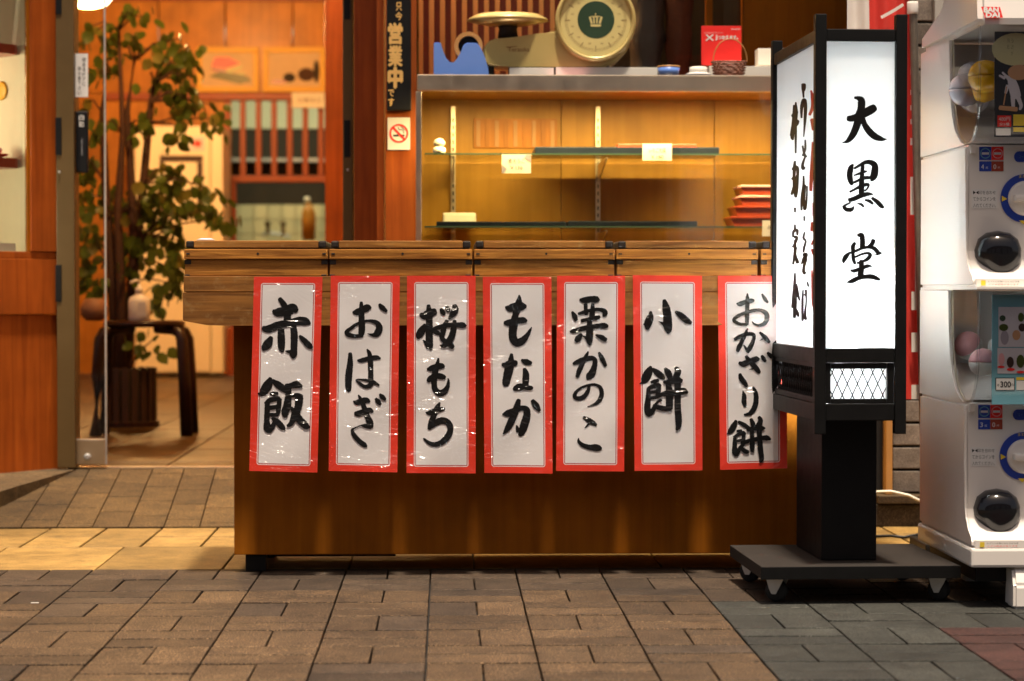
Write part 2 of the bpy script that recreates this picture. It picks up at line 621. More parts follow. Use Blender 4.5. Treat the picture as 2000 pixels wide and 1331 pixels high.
def lathe(bm, prof, c, seg=28, axis='Z', squash=1.0):
    """prof = [(radius, height)]"""
    rings = []
    c = Vector(c)
    for r, h in prof:
        ring = []
        for k in range(seg):
            a = 2 * math.pi * k / seg
            if axis == 'Z':
                v = Vector((r * math.cos(a), r * math.sin(a) * squash, h))
            else:                                  # axis along -Y, towards the street
                v = Vector((r * math.cos(a), -h, r * math.sin(a) * squash))
            ring.append(bm.verts.new(c + v))
        rings.append(ring)
    for a, b in zip(rings, rings[1:]):
        for k in range(seg):
            bm.faces.new((a[k], a[(k + 1) % seg], b[(k + 1) % seg], b[k]))
    bm.faces.new(rings[0][::-1])
    bm.faces.new(rings[-1])


def prism_x(bm, prof, x0, x1):
    """profile in (y, z) pushed along x"""
    a = [bm.verts.new((x0, y, z)) for y, z in prof]
    b = [bm.verts.new((x1, y, z)) for y, z in prof]
    n = len(prof)
    bm.faces.new(a)
    bm.faces.new(b[::-1])
    for i in range(n):
        bm.faces.new((a[i], a[(i + 1) % n], b[(i + 1) % n], b[i]))


def prism_y(bm, prof, y0, y1):
    a = [bm.verts.new((x, y0, z)) for x, z in prof]
    b = [bm.verts.new((x, y1, z)) for x, z in prof]
    n = len(prof)
    bm.faces.new(a)
    bm.faces.new(b[::-1])
    for i in range(n):
        bm.faces.new((a[i], a[(i + 1) % n], b[(i + 1) % n], b[i]))


def catmull(pts, step):
    if len(pts) < 3:
        out = []
        (a, b) = pts[0], pts[-1]
        L = math.hypot(b[0] - a[0], b[1] - a[1])
        n = max(2, int(L / step))
        return [tuple(a[i] + (b[i] - a[i]) * k / n for i in range(3)) for k in range(n + 1)]
    q = [pts[0]] + list(pts) + [pts[-1]]
    out = []
    for i in range(1, len(q) - 2):
        p0, p1, p2, p3 = q[i - 1:i + 3]
        L = math.hypot(p2[0] - p1[0], p2[1] - p1[1])
        n = max(2, int(L / step))
        for k in range(n):
            t = k / n
            out.append(tuple(.5 * (2 * p1[j] + (p2[j] - p0[j]) * t + (2 * p0[j] - 5 * p1[j] + 4 * p2[j] - p3[j]) * t * t + (3 * p1[j] - p0[j] - 3 * p2[j] + p3[j]) * t ** 3) for j in range(3)))
    out.append(pts[-1])
    return out


BR = random.Random(3)


def brush(strokes, mapper, step=1.6, rough=.25):
    """brush strokes (photo px: x, y, width) laid on a surface; mapper(px, py, lift) -> point"""
    bm = bmesh.new()
    for si, st in enumerate(strokes):
        c = catmull(st, step)
        c = [(x, y, max(.3, wd)) for x, y, wd in c]
        n = len(c)
        L, Rr = [], []
        tang = []
        for i in range(n):
            a, b = c[max(i - 1, 0)], c[min(i + 1, n - 1)]
            tx, ty = b[0] - a[0], b[1] - a[1]
            l = math.hypot(tx, ty) or 1
            tang.append((tx / l, ty / l))
        def cap(i, sgn):
            x, y, wd = c[i]
            tx, ty = tang[i]
            r = wd / 2
            res = []
            for k in (1, 2, 3):
                a = math.pi / 2 * k / 4
                res.append((x + sgn * tx * r * .6 * math.cos(a), y + sgn * ty * r * .6 * math.cos(a), wd * math.sin(a), tx, ty))
            return res
        sec = cap(0, -1) + [(c[i][0], c[i][1], c[i][2], *tang[i]) for i in range(n)] + cap(n - 1, 1)[::-1]
        lift = .00035 + si * .00006
        for x, y, wd, tx, ty in sec:
            j1, j2 = BR.uniform(-rough, rough), BR.uniform(-rough, rough)
            r = wd / 2
            L.append(bm.verts.new(mapper(x - ty * (r + j1), y + tx * (r + j1), lift)))
            Rr.append(bm.verts.new(mapper(x + ty * (r + j2), y - tx * (r + j2), lift)))
        for i in range(len(sec) - 1):
            try:
                bm.faces.new((L[i], L[i + 1], Rr[i + 1], Rr[i]))
            except ValueError:
                pass
    return bm


def zs(ox, oy, s, strokes, dy=0):
    return [[(ox + x / s, oy + (y + dy) / s, wd / s) for x, y, wd in st] for st in strokes]


def text_mesh(body, size=1.0):
    c = bpy.data.curves.new('lettering', 'FONT')
    c.body = body
    c.size = size
    c.align_x = 'CENTER'
    c.align_y = 'CENTER'
    c.resolution_u = 3
    o = bpy.data.objects.new('lettering', c)
    col.objects.link(o)
    dg = bpy.context.evaluated_depsgraph_get()
    me = bpy.data.meshes.new_from_object(o.evaluated_get(dg))
    bpy.data.objects.remove(o)
    bpy.data.curves.remove(c)
    return me


def lettering(body, px, py, wpx, hpx, mapper, mat, parent, name='lettering', bold=0.0):
    """print text stretched over a rectangle of the photograph on a mapped surface"""
    me = text_mesh(body)
    xs = [v.co.x for v in me.vertices]
    ys = [v.co.y for v in me.vertices]
    if not xs:
        return None
    cx, cy = (min(xs) + max(xs)) / 2, (min(ys) + max(ys)) / 2
    sx, sy = wpx / (max(xs) - min(xs)), hpx / max(1e-6, max(ys) - min(ys))
    bm = bmesh.new()
    shifts = [(0, 0)] + ([(bold, 0), (-bold, 0), (0, bold), (0, -bold)] if bold else [])
    for si, (dx, dy) in enumerate(shifts):
        vs = [bm.verts.new(mapper(px + dx + (v.co.x - cx) * sx, py + dy - (v.co.y - cy) * sy, .0004 + si * .00006)) for v in me.vertices]
        for p in me.polygons:
            try:
                bm.faces.new([vs[i] for i in p.vertices])
            except ValueError:
                pass
    bpy.data.meshes.remove(me)
    return obj(name, bm, mat, parent)


def flat(Y):                       # mapper onto an upright plane facing the street
    return lambda px, py, lift: P(px, py, Y) - Vector((0, lift, 0))


def quad(bm, pts):
    return bm.faces.new([bm.verts.new(p) for p in pts])


def disc(bm, mapper, px, py, rx, ry, lift=.0004, n=28, a0=0, a1=2 * math.pi):
    vs = [bm.verts.new(mapper(px + rx * math.cos(a0 + (a1 - a0) * k / n), py + ry * math.sin(a0 + (a1 - a0) * k / n), lift)) for k in range(n)]
    bm.faces.new(vs)


def ring_print(bm, mapper, px, py, r0, r1, lift=.0004, n=36):
    a = [bm.verts.new(mapper(px + r0 * math.cos(2 * math.pi * k / n), py + r0 * math.sin(2 * math.pi * k / n), lift)) for k in range(n)]
    b = [bm.verts.new(mapper(px + r1 * math.cos(2 * math.pi * k / n), py + r1 * math.sin(2 * math.pi * k / n), lift)) for k in range(n)]
    for k in range(n):
        bm.faces.new((a[k], a[(k + 1) % n], b[(k + 1) % n], b[k]))


def rect_print(name, px0, py0, px1, py1, mapper, mat, parent, lift=.0003):
    bm = bmesh.new()
    quad(bm, [mapper(px0, py0, lift), mapper(px1, py0, lift), mapper(px1, py1, lift), mapper(px0, py1, lift)])
    return obj(name, bm, mat, parent)


def light(name, kind, loc, energy, color, size=.1, size_y=None, rot=(0, 0, 0)):
    l = bpy.data.lights.new(name, kind)
    l.energy = energy
    l.color = color
    if kind == 'AREA':
        l.size = size
        if size_y:
            l.shape = 'RECTANGLE'
            l.size_y = size_y
    else:
        l.shadow_soft_size = size
    o = bpy.data.objects.new(name, l)
    o.location = loc
    o.rotation_euler = rot
    col.objects.link(o)
    return o

# ================================================================== GROUND
Z_SHOP = .10
bm = bmesh.new()
addbox(bm, -40, 40, -30, 5.4215, -.3, -.022)
pavement = obj('pavement', bm, 'bed')
tag(pavement, 'brown brick pavement laid in a basket-weave pattern', 'pavement', kind='structure')


def brick_mesh(name, sx, sy, h, mat, bev=.0012):
    bm = bmesh.new()
    addbox(bm, -sx / 2, sx / 2, -sy / 2, sy / 2, -h, 0, bev, 1)
    me = bpy.data.meshes.new(name)
    bmesh.ops.recalc_face_normals(bm, faces=bm.faces[:])
    bm.to_mesh(me)
    bm.free()
    me.materials.append(M[mat])
    return me


KINDS = ('paver_brown', 'paver_dark', 'paver_grey', 'paver_red')
BM_ = {k: (brick_mesh(k, .1965, .0915, .022, k), brick_mesh(k, .0963, .1915, .022, k)) for k in KINDS}
X0, Y0 = -.034, 4.43
for i in range(-8, 8):
    for j in range(-5, 5):
        cx, cy = X0 + .2 * i + .1, Y0 + .2 * j + .1
        d = (Vector((cx, cy, 0)) - CAM)
        u = 1000 + FPX * d.dot(RIGHT) / d.dot(FWD)
        if u < -140 or u > 2140 or cy < 3.55 or cy > 5.45:
            continue
        for k in (-.05, .05):
            vert = (i + j) % 2 != 0
            x, y = (cx + k, cy) if vert else (cx, cy + k)
            kind = 'paver_brown'
            if cx > .566 and cy < 4.85:
                kind = 'paver_red' if (cx > .966 and cy < 4.45) else 'paver_grey'
            elif cy > 5.03 or rnd.random() < .16:
                kind = 'paver_dark'
            if y + (.1 if vert else .05) > 5.43:
                continue
            z = rnd.uniform(-.0009, .0009)
            share('paving_brick', BM_[kind][1 if vert else 0], (x, y, z), pavement,
                  (rnd.uniform(-.004, .004), rnd.uniform(-.004, .004), rnd.uniform(-.008, .008)))
bm = bmesh.new()
addbox(bm, -40, 40, 5.423, 30, -.3, -.020)
apron = obj('apron', bm, 'bed')
tag(apron, 'warm yellow stone apron in front of the shop', 'paving', kind='structure')


def slab_row(parent, name, mat, y0, y1, xs, gap=.004, z=0, h=.02, slope=0.0):
    for a, b in zip(xs, xs[1:]):
        bm = bmesh.new()
        addbox(bm, a + gap / 2, b - gap / 2, y0 + gap / 2, y1 - gap / 2, z - h, z + rnd.uniform(-.0008, .0008), .0015, 1)
        obj(name, bm, mat, parent)


xs = [-2.2]
while xs[-1] < 2.2:
    xs.append(xs[-1] + rnd.choice((.30, .30, .45)))
slab_row(apron, 'paving_slab', 'yellow_stone', 5.423, 5.91, [x + .02 for x in xs])
xs = [-2.0 + .155 * k for k in range(26)]
slab_row(apron, 'paving_slab', 'yellow_stone', 5.91, 6.16, [x - .03 for x in xs], .006)
slab_row(apron, 'paving_slab', 'yellow_stone', 6.16, 6.385, [x - .03 for x in xs], .006)

# ramp of bricks up to the door
RY0, RY1 = 6.39, 7.25
bm = bmesh.new()
prism_x(bm, [(RY0, -.02), (RY1, Z_SHOP - .016), (RY1, -.3), (RY0, -.3)], -1.9, -.20)
ramp = obj('ramp', bm, 'bed')
tag(ramp, 'short brick ramp rising from the yellow apron to the shop door', 'ramp', kind='structure')
rb = brick_mesh('ramp_brick', .0965, .205, .02, 'ramp_brick')
sl = math.atan2(Z_SHOP, RY1 - RY0)
for i in range(-1, 17):
    off = (i * 3 % 4) * .05
    for j in range(-1, 5):
        s0 = j * .21 + off
        s1 = s0 + .205
        a, b = max(0.002, s0), min((RY1 - RY0) / math.cos(sl) - .002, s1)
        if b - a < .02:
            continue
        mid = (a + b) / 2
        share('ramp_brick', rb, (-1.75 + .0995 * i - .045 * (mid - .4), RY0 + mid * math.cos(sl), mid * math.sin(sl) + .003), ramp, (sl, 0, R(2.5)), (1, (b - a) / .207, 1))

# shop floor
bm = bmesh.new()
addbox(bm, -4.5, 2.5, RY1 + .002, 19.5, -.3, Z_SHOP - .012)
shop_floor = obj('floor', bm, 'dark_void')
tag(shop_floor, 'ochre tiled floor inside the shop', 'floor', kind='structure')
ft = brick_mesh('floor_tile', .293, .284, .012, 'floor_tile', .0012)
for i in range(-9, 2):
    for j in range(0, 29):
        x, y = -.15 + .3 * i - .0, 7.41 + .3 * j
        d = Vector((x, y, Z_SHOP)) - CAM
        u = 1000 + FPX * d.dot(RIGHT) / d.dot(FWD)
        if 90 < u < 560:
            share('floor_tile', ft, (x, y, Z_SHOP + rnd.uniform(-.0006, .0006)), shop_floor)

# dim shops added unseen behind the camera; they darken reflections and low sky light
op = thing('added_shop_row', 'unseen dim row of shuttered shops added to darken reflections', 'building', (0, -6, 0))
box('wall', -14, 14, -6.6, -6.2, -.2, 4.6, 'dark_void', op, 0)
for k in range(8):
    box('shutter', -13.2 + k * 3.4, -10.6 + k * 3.4, -6.2, -6.12, 0, 2.7, 'plaster', op, .01)
    box('sign_board', -13.4 + k * 3.4, -10.4 + k * 3.4, -6.2, -6.05, 2.95, 3.7, 'brown_panel', op, .01)

# ================================================================== SHOP BUILDING
shop = thing('shop_building', 'wood-fronted sweet shop with an open glass door and red-brown timber posts', 'building', (-.3, 6.9, 0))
YD = 7.28                                # door line
# front wall pieces
pbox('timber_post', 690, -700, 751, 1010, 7.15, .12, 'red_wood', shop)
pbox('timber_post', 752, -640, 814, 1015, 6.62, .12, 'red_wood', shop)
a = P(751, 600, 7.15)
box('wall_return', P(742, 600, 6.75).x - .008, P(742, 600, 6.75).x + .012, 6.745, 7.148, .0, 3.2, 'red_wood', shop, 0)
# metal door posts
jr = pbox('door_post', 668, -620, 690, 912, 7.20, .10, 'bronze', shop)
pbox('inner_post', 634, -330, 700, 830, 9.6, .10, 'red_wood', shop)
for y0, y1 in ((-30, 38), (235, 307)):
    pbox('latch_plate', 672, y0, 684, y1, 7.197, .01, 'black', jr, .001)
bm = bmesh.new()
lathe(bm, [(.004, 0), (.004, .004)], P(679, 332, 7.197), 10, 'Y')
obj('screw', bm, 'zinc', jr)
jl = pbox('door_post', 106, -620, 147, 914, 7.20, .10, 'bronze', shop)
for y0, y1 in ((-30, 28), (230, 303), (518, 590)):
    pbox('latch_plate', 108, y0, 120, y1, 7.197, .01, 'black', jl, .001)
bm = bmesh.new()
lathe(bm, [(.004, 0), (.004, .004)], P(116, 336, 7.197), 10, 'Y')
obj('screw', bm, 'zinc', jl)
a, b = G(150, 913, Z_SHOP), G(668, 911, Z_SHOP)
box('threshold', a.x, b.x, RY1 + .004, RY1 + .05, Z_SHOP - .02, Z_SHOP + .006, 'steel', shop, .002)
# upper wall and roof over everything (above the picture)
box('upper_wall', -4.5, -.32, 7.19, 7.36, 2.55, 4.6, 'red_wood_h', shop, 0)
box('upper_wall', -.32, 3.4, 6.60, 6.90, 2.3, 4.6, 'red_wood_h', shop, 0)
box('ceiling', -4.5, 2.6, 7.37, 19.5, 2.80, 2.9, 'tan_panel', shop, 0)
box('side_wall', -4.4, -4.3, 7.4, 19.5, -.2, 2.8, 'lit_wall', shop, 0)
box('side_wall', .35, .45, 7.45, 19.5, -.2, 2.8, 'lit_wall', shop, 0)

# side wall of the entrance (left), turned almost along the view
LA, LB = Vector((-1.236, 7.20, 0)), Vector((-1.236 - 1.41, 7.20 - 1.5, 0))
ldir = (LB - LA).normalized()
lnor = Vector((-ldir.y, ldir.x, 0))      # towards the entrance
if lnor.x < 0:
    lnor = -lnor


def LW(s, z, out=0.0):                    # point on that wall: s metres from the door post
    return LA + ldir * s + lnor * out + Vector((0, 0, z))


def lpix(px, py, out=0.0):                # pixel -> (s, z) on that wall
    p = PL(px, py, LA + lnor * out, lnor)
    return (p - LA).dot(ldir), p.z


def lbox(name, s0, s1, z0, z1, t0, t1, mat, parent, bev=.002):
    bm = bmesh.new()
    addbox(bm, s0, s1, t0, t1, z0, z1, bev)
    for v in bm.verts:
        v.co = LW(v.co.x, v.co.z, v.co.y)
    return obj(name, bm, mat, parent)


s_fr, _ = lpix(60, 500)                   # window edge
_, z_sill = lpix(60, 492)
_, z_rail = lpix(60, 614)
z_foot = Z_SHOP - .03
lbox('wall_panel', -.04, 1.2, z_foot, z_rail - .002, -.10, -.012, 'red_wood', shop)
lbox('wall_rail', -.04, 1.2, z_rail, z_sill - .022, -.10, 0, 'red_wood', shop)
lbox('wall_rail', -.04, 1.2, z_sill - .0215, z_sill, -.10, -.002, 'red_wood', shop)
lbox('timber_post', -.04, s_fr, z_sill + .0005, 3.0, -.03, .004, 'red_wood', shop)
lbox('window_stile', s_fr + .0005, s_fr + .010, z_sill + .0005, 3.0, -.014, -.002, 'brown_panel', shop, .001)


def on_ramp(px, py):
    d = ray(px, py)
    n = Vector((0, -math.sin(sl), math.cos(sl)))
    p0 = Vector((0, RY0, .003))
    return CAM + d * ((p0 - CAM).dot(n) / d.dot(n))


ka, kb_ = on_ramp(148, 919), on_ramp(0, 992)
kd = (kb_ - ka)
for k in range(7):
    t0, t1 = k * .26 + .004, (k + 1) * .26 - .004
    pts = []
    for t in (t0, t1):
        q = ka + kd * t
        zt_ = q.z + .045 * min(1.0, t) + .003
        pts.append((Vector((q.x, q.y, -.05)), Vector((q.x, q.y, zt_)), Vector((q.x - .22, q.y + .02, zt_ + .006)), Vector((q.x - .22, q.y + .02, -.05))))
    bm = bmesh.new()
    A_, B_ = [[bm.verts.new(p) for p in r] for r in pts]
    bm.faces.new(A_)
    bm.faces.new(B_[::-1])
    for i in range(4):
        bm.faces.new((A_[i], A_[(i + 1) % 4], B_[(i + 1) % 4], B_[i]))
    obj('kerb_stone', bm, 'kerb', shop)

# display window in that wall
dw = thing('display_window', 'small cream-lined display window with curved red shelves beside the shop door', 'window', LW(.8, z_sill))
dz0, dz1 = z_sill + .001, 1.78
lbox('back_panel', s_fr + .03, 1.2, dz0, dz1, -.55, -.53, 'cream_wall', dw, 0)
lbox('end_panel', s_fr - .01, s_fr + .0095, dz0, dz1, -.53, -.031, 'cream_wall', dw, 0)
lbox('end_panel', s_fr + .0005, s_fr + .0095, dz0, dz1, -.0305, -.0145, 'cream_wall', dw, 0)
lbox('window_floor', s_fr + .01, 1.2, dz0 - .02, dz0, -.53, -.02, 'cream_wall', dw, 0)
lbox('window_top', s_fr + .01, 1.2, dz1, dz1 + .02, -.53, -.02, 'cream_wall', dw, 0)
lbox('glass_pane', s_fr + .0105, 1.2, dz0, dz1, -.010, -.007, 'glass', dw, 0)
shelf_z = []
for py in (310, 88):
    s_, z_ = lpix(30, py, -.03)
    shelf_z.append(z_)
    bm = bmesh.new()
    pr = [(s_fr + .0105, -.5), (s_fr + .0105, -.06), (s_fr + .018, -.040), (s_fr + .036, -.028), (s_fr + .07, -.022), (1.15, -.02), (1.15, -.5)]
    t_, b_ = [bm.verts.new(LW(s, z_, o)) for s, o in pr], [bm.verts.new(LW(s, z_ - .03, o)) for s, o in pr]
    bm.faces.new(t_)
    bm.faces.new(b_[::-1])
    for i in range(len(pr)):
        bm.faces.new((t_[i], b_[i], b_[(i + 1) % len(pr)], t_[(i + 1) % len(pr)]))
    obj('shelf', bm, 'lacquer_red', dw)
wl = light('window_lamp', 'AREA', LW(.62, 1.15, -.22), 3.0, (1, .88, .60), .06, .95)
wl.rotation_euler = (-ldir).to_track_quat('-Z', 'Z').to_euler()
dish = thing('sweets_dish', 'red dish with a pink sweet on the display window shelf', 'dish', LW(s_fr + .085, shelf_z[0], -.075))
bm = bmesh.new()
lathe(bm, [(.02, 0), (.042, .007), (.048, .013), (.044, .012), (.012, .006)], LW(s_fr + .085, shelf_z[0] + .0005, -.075), 24)
obj('plate', bm, 'red', dish, True)
bm = bmesh.new()
lathe(bm, [(.012, 0), (.026, .008), (.028, .018), (.018, .029), (.005, .033)], LW(s_fr + .085, shelf_z[0] + .010, -.075), 20)
obj('sweet', bm, 'pink', dish, True)
bm = bmesh.new()
c = PL(4, 178, LW(s_fr + .0105, 0), ldir)
lathe(bm, [(.028, 0), (.030, .003), (.024, .006), (.01, .007)], (0, 0, 0), 24)
bmesh.ops.transform(bm, matrix=Matrix.Translation(c) @ ldir.to_track_quat('Z', 'Y').to_matrix().to_4x4(), verts=bm.verts[:])
tag(obj('round_plaque', bm, 'pic_frame', None, True), 'round gilt plaque on the cream wall of the display window', 'plaque')
bm = bmesh.new()
addbox(bm, s_fr + .035, s_fr + .12, -.031, -.029, z_sill + .0015, z_sill + .026)
for v in bm.verts:
    v.co = LW(v.co.x, v.co.z, v.co.y)
tag(obj('price_card', bm, 'paperw'), 'pale card with a pink corner at the foot of the display window', 'card')

# ------------------------------------------------------------------ sliding glass door
door = thing('sliding_door', 'glass sliding door pushed open to the left, steel rail at its foot', 'door', P(176, 905, 7.24))
DY = 7.24
pbox('glass_pane', 148, -560, 204, 858, DY, .008, 'glass', door, 0)
pbox('edge_strip', 203.5, -560, 205.5, 908, DY - .002, .012, 'zinc', door, 0)
rail = pbox('bottom_rail', 148, 858, 205, 908, DY - .012, .03, 'steel', door, .003)
bm = bmesh.new()
lathe(bm, [(.011, 0), (.011, .005), (.006, .007)], P(171, 893, DY - .012), 16, 'Y')
obj('lock', bm, 'zinc', rail)
st = pbox('notice_sticker', 145, 105, 172, 190, DY - .003, .002, 'white', door, 0)
mp = flat(DY - .0034)
for i, ch in enumerate('閉まるドアに'):
    lettering(ch, 164, 117 + i * 9.5, 6.5, 7, mp, 'ink_plain', st)
for i, ch in enumerate('御注意下さい'):
    lettering(ch, 155, 134 + i * 9.5, 6.5, 7, mp, 'ink_plain', st)
hb = pbox('touch_switch', 147, 217, 172, 338, DY - .022, .02, 'black', door, .006)
mp = flat(DY - .0224)
for i, ch in enumerate('自動'):
    lettering(ch, 159, 230 + i * 13, 10, 11, mp, 'white', hb)
for i, ch in enumerate('ふれてください'):
    lettering(ch, 160, 272 + i * 5, 3.2, 4, mp, 'pale', hb)
pbox('grip_bar', 140, 195, 146.5, 330, DY - .02, .02, 'black', door, .002)

# ================================================================== INSIDE THE SHOP
YB = 16.0
inner = thing('inner_partition', 'panelled back partition with a red barred hatch to the kitchen', 'partition', P(400, 735, YB))
xs = [120, 310, 440, 572, 636, 760]
for a_, b_ in zip(xs, xs[1:]):
    pbox('wall_panel', a_ + 1, -60, b_ - 1, 182, YB, .05, 'tan_panel', inner, .004)
pbox('top_beam', 80, -14, 760, 3, YB - .06, .05, 'brick_red', inner, .004)
pbox('hatch_lintel', 205, 181, 760, 196, YB - .03, .1, 'slat_red', inner, .004)
pbox('hatch_sill', 452, 343, 760, 356, YB - .03, .1, 'slat_red', inner, .004)
for i in range(12):
    x = 446 + i * 30.5 - 8
    if x > 640 or (x < 450 and i > 1):
        continue
    pbox('hatch_bar', x, 196.5, x + 11, 342.5, YB, .05, 'slat_red', inner, .004)
pbox('hatch_post', 452, 356.5, 461, 760, YB - .02, .08, 'slat_red', inner, .004)
pbox('wall_panel', 100, 183, 452, 745, YB + .02, .05, 'tan_panel', inner, .004)
# kitchen behind
kit = thing('kitchen_wall', 'cream tiled kitchen wall seen through the hatch', 'tiled wall', P(550, 600, 18))
YK = 18.0
pbox('upper_wall', 430, 150, 700, 252, YK, .05, 'cream_wall', kit, 0)
pbox('dark_shelf_back', 430, 252.5, 700, 399, YK + .02, .05, 'dark_void', kit, 0)
pbox('ledge', 430, 309, 700, 316, YK - .12, .13, 'zinc', kit, 0)
tw = 27.5
for i in range(10):
    for j in range(4):
        x, y = 440 + i * tw, 400 + j * 29
        pbox('wall_tile', x + .6, y + .6, x + tw - .6, y + 28.4, YK, .02, 'tile_cream', kit, .004)
light('kitchen_lamp', 'AREA', (P(550, 0, 17).x, 17.0, 2.6), 7, (.95, 1, .66), 1.2, .3)
# tap
tap = thing('kitchen_tap', 'two-handled tap in front of the cream tiles', 'tap', P(535, 470, 17.7))
bm = bmesh.new()
tube(bm, [P(512, 462, 17.7), P(520, 455, 17.7), P(540, 457, 17.7), P(565, 462, 17.7)], .012)
obj('spout', bm, 'zinc', tap)
for x in (523, 553):
    bm = bmesh.new()
    lathe(bm, [(.022, 0), (.014, .03), (.016, .06), (.026, .075), (.022, .09)], P(x, 456, 17.7), 14)
    obj('handle', bm, 'bronze', tap)
jug = thing('bottle', 'brown bottle with a pale cap beside the kitchen tap', 'bottle', P(600, 470, 17.4))
bm = bmesh.new()
lathe(bm, [(.05, 0), (.055, .15), (.05, .22), (.018, .28)], P(603, 470, 17.4), 18)
obj('body', bm, 'tan_panel', jug, True)
bm = bmesh.new()
lathe(bm, [(.022, 0), (.024, .05), (.015, .06)], P(600, 400, 17.4), 14)
obj('cap', bm, 'cream_plastic', jug, True)
# pictures
for k, (x0, x1, lab) in enumerate(((384, 505, 'framed picture of a red and cream cake slice'), (513, 635, 'framed picture of a dark still life with round pots'))):
    pf = thing('framed_picture', lab, 'picture', P((x0 + x1) / 2, 180, YB))
    Yp = YB - .035
    a_, b_ = P(x0, 92, Yp), P(x1, 180, Yp)
    fw = .038
    for (u0, u1, v0, v1) in ((a_.x, b_.x, a_.z - fw, a_.z), (a_.x, b_.x, b_.z, b_.z + fw), (a_.x, a_.x + fw, b_.z + fw + .001, a_.z - fw - .001), (b_.x - fw, b_.x, b_.z + fw + .001, a_.z - fw - .001)):
        box('frame_bar', u0, u1, Yp, Yp + .03, v0, v1, 'pic_frame', pf, .004)
    box('picture_sheet', a_.x + fw, b_.x - fw, Yp + .015, Yp + .02, b_.z + fw, a_.z - fw, 'pic_paper', pf, 0)
    mp = flat(Yp + .0145)
    if k == 0:
        for pts, mt in (([(408, 150), (470, 165), (492, 158), (480, 148), (430, 140)], 'leaf_pale'), ([(413, 130), (420, 112), (446, 112), (470, 125), (442, 134)], 'red'), ([(413, 131), (441, 136), (445, 152), (412, 136)], 'lacquer_red'), ([(442, 135), (471, 127), (474, 134), (446, 145)], 'moon'), ([(446, 149), (474, 140), (480, 146), (450, 157)], 'moon')):
            bm = bmesh.new()
            bm.faces.new([bm.verts.new(mp(x, y, .001 + .0005 * len(pts))) for x, y in pts])
            obj('printed_shape', bm, mt, pf)
    else:
        for x, y, rx, ry, mt in ((598, 146, 16, 13, 'bark'), (565, 152, 12, 9, 'dark_void'), (598, 148, 8, 6, 'pic_frame'), (545, 160, 16, 4, 'lacquer_red'), (618, 140, 6, 22, 'dark_void')):
            bm = bmesh.new()
            disc(bm, mp, x, y, rx, ry, .001 + rx * .00002)
            obj('printed_shape', bm, mt, pf)
sg = pbox('notice_card', 570, 181, 634, 211, YB - .055, .01, 'paperw', None, .003)
tag(sg, 'cream notice card under the framed pictures', 'card')
lettering('お勝手口', 604, 196, 44, 9, flat(YB - .0555), 'box_brown', sg)
# fridge
fr = thing('fridge', 'tall cream fridge with a framed notice on its door', 'fridge', G(350, 735, Z_SHOP))
YF = 15.3
pbox('body', 262, 246, 436, 733, YF + .05, .55, 'fridge', fr, .012)
fd = pbox('door', 262, 248, 411, 728, YF, .045, 'fridge', fr, .012)
pbox('side_trim', 413, 248, 436, 728, YF + .01, .035, 'fridge', fr, .006)
pbox('plinth', 266, 733.5, 432, 742, YF + .08, .4, 'dark_void', fr, 0)
for (u0, v0, u1, v1) in ((312, 304, 396, 316), (312, 414, 396, 425), (312, 317, 320, 413), (385, 317, 396, 413)):
    pbox('notice_frame', u0, v0, u1, v1, YF - .012, .01, 'planter', fr, .001)
pbox('notice_sheet', 320, 316, 386, 414, YF - .006, .004, 'fridge', fr, 0)
tg = pbox('magnet_card', 368, 267, 400, 295, YF - .006, .005, 'pale', fr, 0)
bm = bmesh.new()
disc(bm, flat(YF - .0065), 386, 281, 8, 7)
obj('printed_dot', bm, 'red', tg)
bm = bmesh.new()
tube(bm, [P(316, 302, YF - .006), P(342, 272, YF - .006), P(368, 300, YF - .006)], .002, 6)
obj('hanging_cord', bm, 'planter', fr)
pbox('cabinet', 438, 640, 456, 742, 15.6, .3, 'slat_red', inner, .003)

# pendant lamps (one shows at the top of the picture)
for k, (x, y, zb) in enumerate(((P(172, 0, 11.6).x, 11.6, P(172, 15, 11.6).z), (-.95, 8.5, 2.45), (-1.5, 13.6, 2.63))):
    lp = thing('pendant_lamp', ('round glowing pendant lamp above the ficus', 'round glowing pendant lamp above the stool', 'round glowing pendant lamp in front of the fridge')[k], 'lamp', (x, y, 2.8), 'pendant lamps of the shop')
    bm = bmesh.new()
    lathe(bm, [(.04, 0), (.09, .012), (.115, .04), (.118, .07), (.09, .11), (.04, .13)], (x, y, zb), 28)
    obj('globe', bm, 'globe', lp, True)
    bm = bmesh.new()
    tube(bm, [(x, y, zb + .13), (x, y, 2.8)], .006)
    obj('cord', bm, 'black', lp)
    light('pendant_light', 'POINT', (x, y, zb - .03), (40, 33, 62)[k], (1, .56, .19), .09)

# stool with bottle, planter with ficus
ST = G(270, 852, Z_SHOP)
YS = 8.9
stool = thing('wooden_stool', 'dark bentwood stool just inside the shop door', 'stool', (P(270, 640, YS).x, YS + .15, Z_SHOP))
sc = P(272, 634, YS)
bm = bmesh.new()
lathe(bm, [(.150, -.012), (.160, -.006), (.160, .008), (.150, .013)], (sc.x, YS + .15, sc.z), 36)
obj('seat', bm, 'dark_stool', stool, True)
for sx, sy in ((-1, -1), (1, -1), (-1, 1), (1, 1)):
    pts = []
    bx, by = sc.x, YS + .15
    for r_, z_ in ((.05, sc.z - .020), (.12, sc.z - .022), (.148, sc.z - .032), (.160, sc.z - .06), (.168, sc.z - .2), (.178, Z_SHOP)):
        pts.append((bx + sx * r_, by + sy * r_ * .62, z_))
    bm = bmesh.new()
    w_ = .021
    prev = None
    for (x_, y_, z_) in pts:
        pass
    tube(bm, pts, [.018, .02, .022, .024, .025, .025], 10)
    obj('leg', bm, 'dark_stool', stool, True)
bt = thing('sanitizer_bottle', 'white pump bottle of hand sanitizer on the stool', 'bottle', P(272, 630, YS + .06))
bc = P(272, 628, YS + .06)
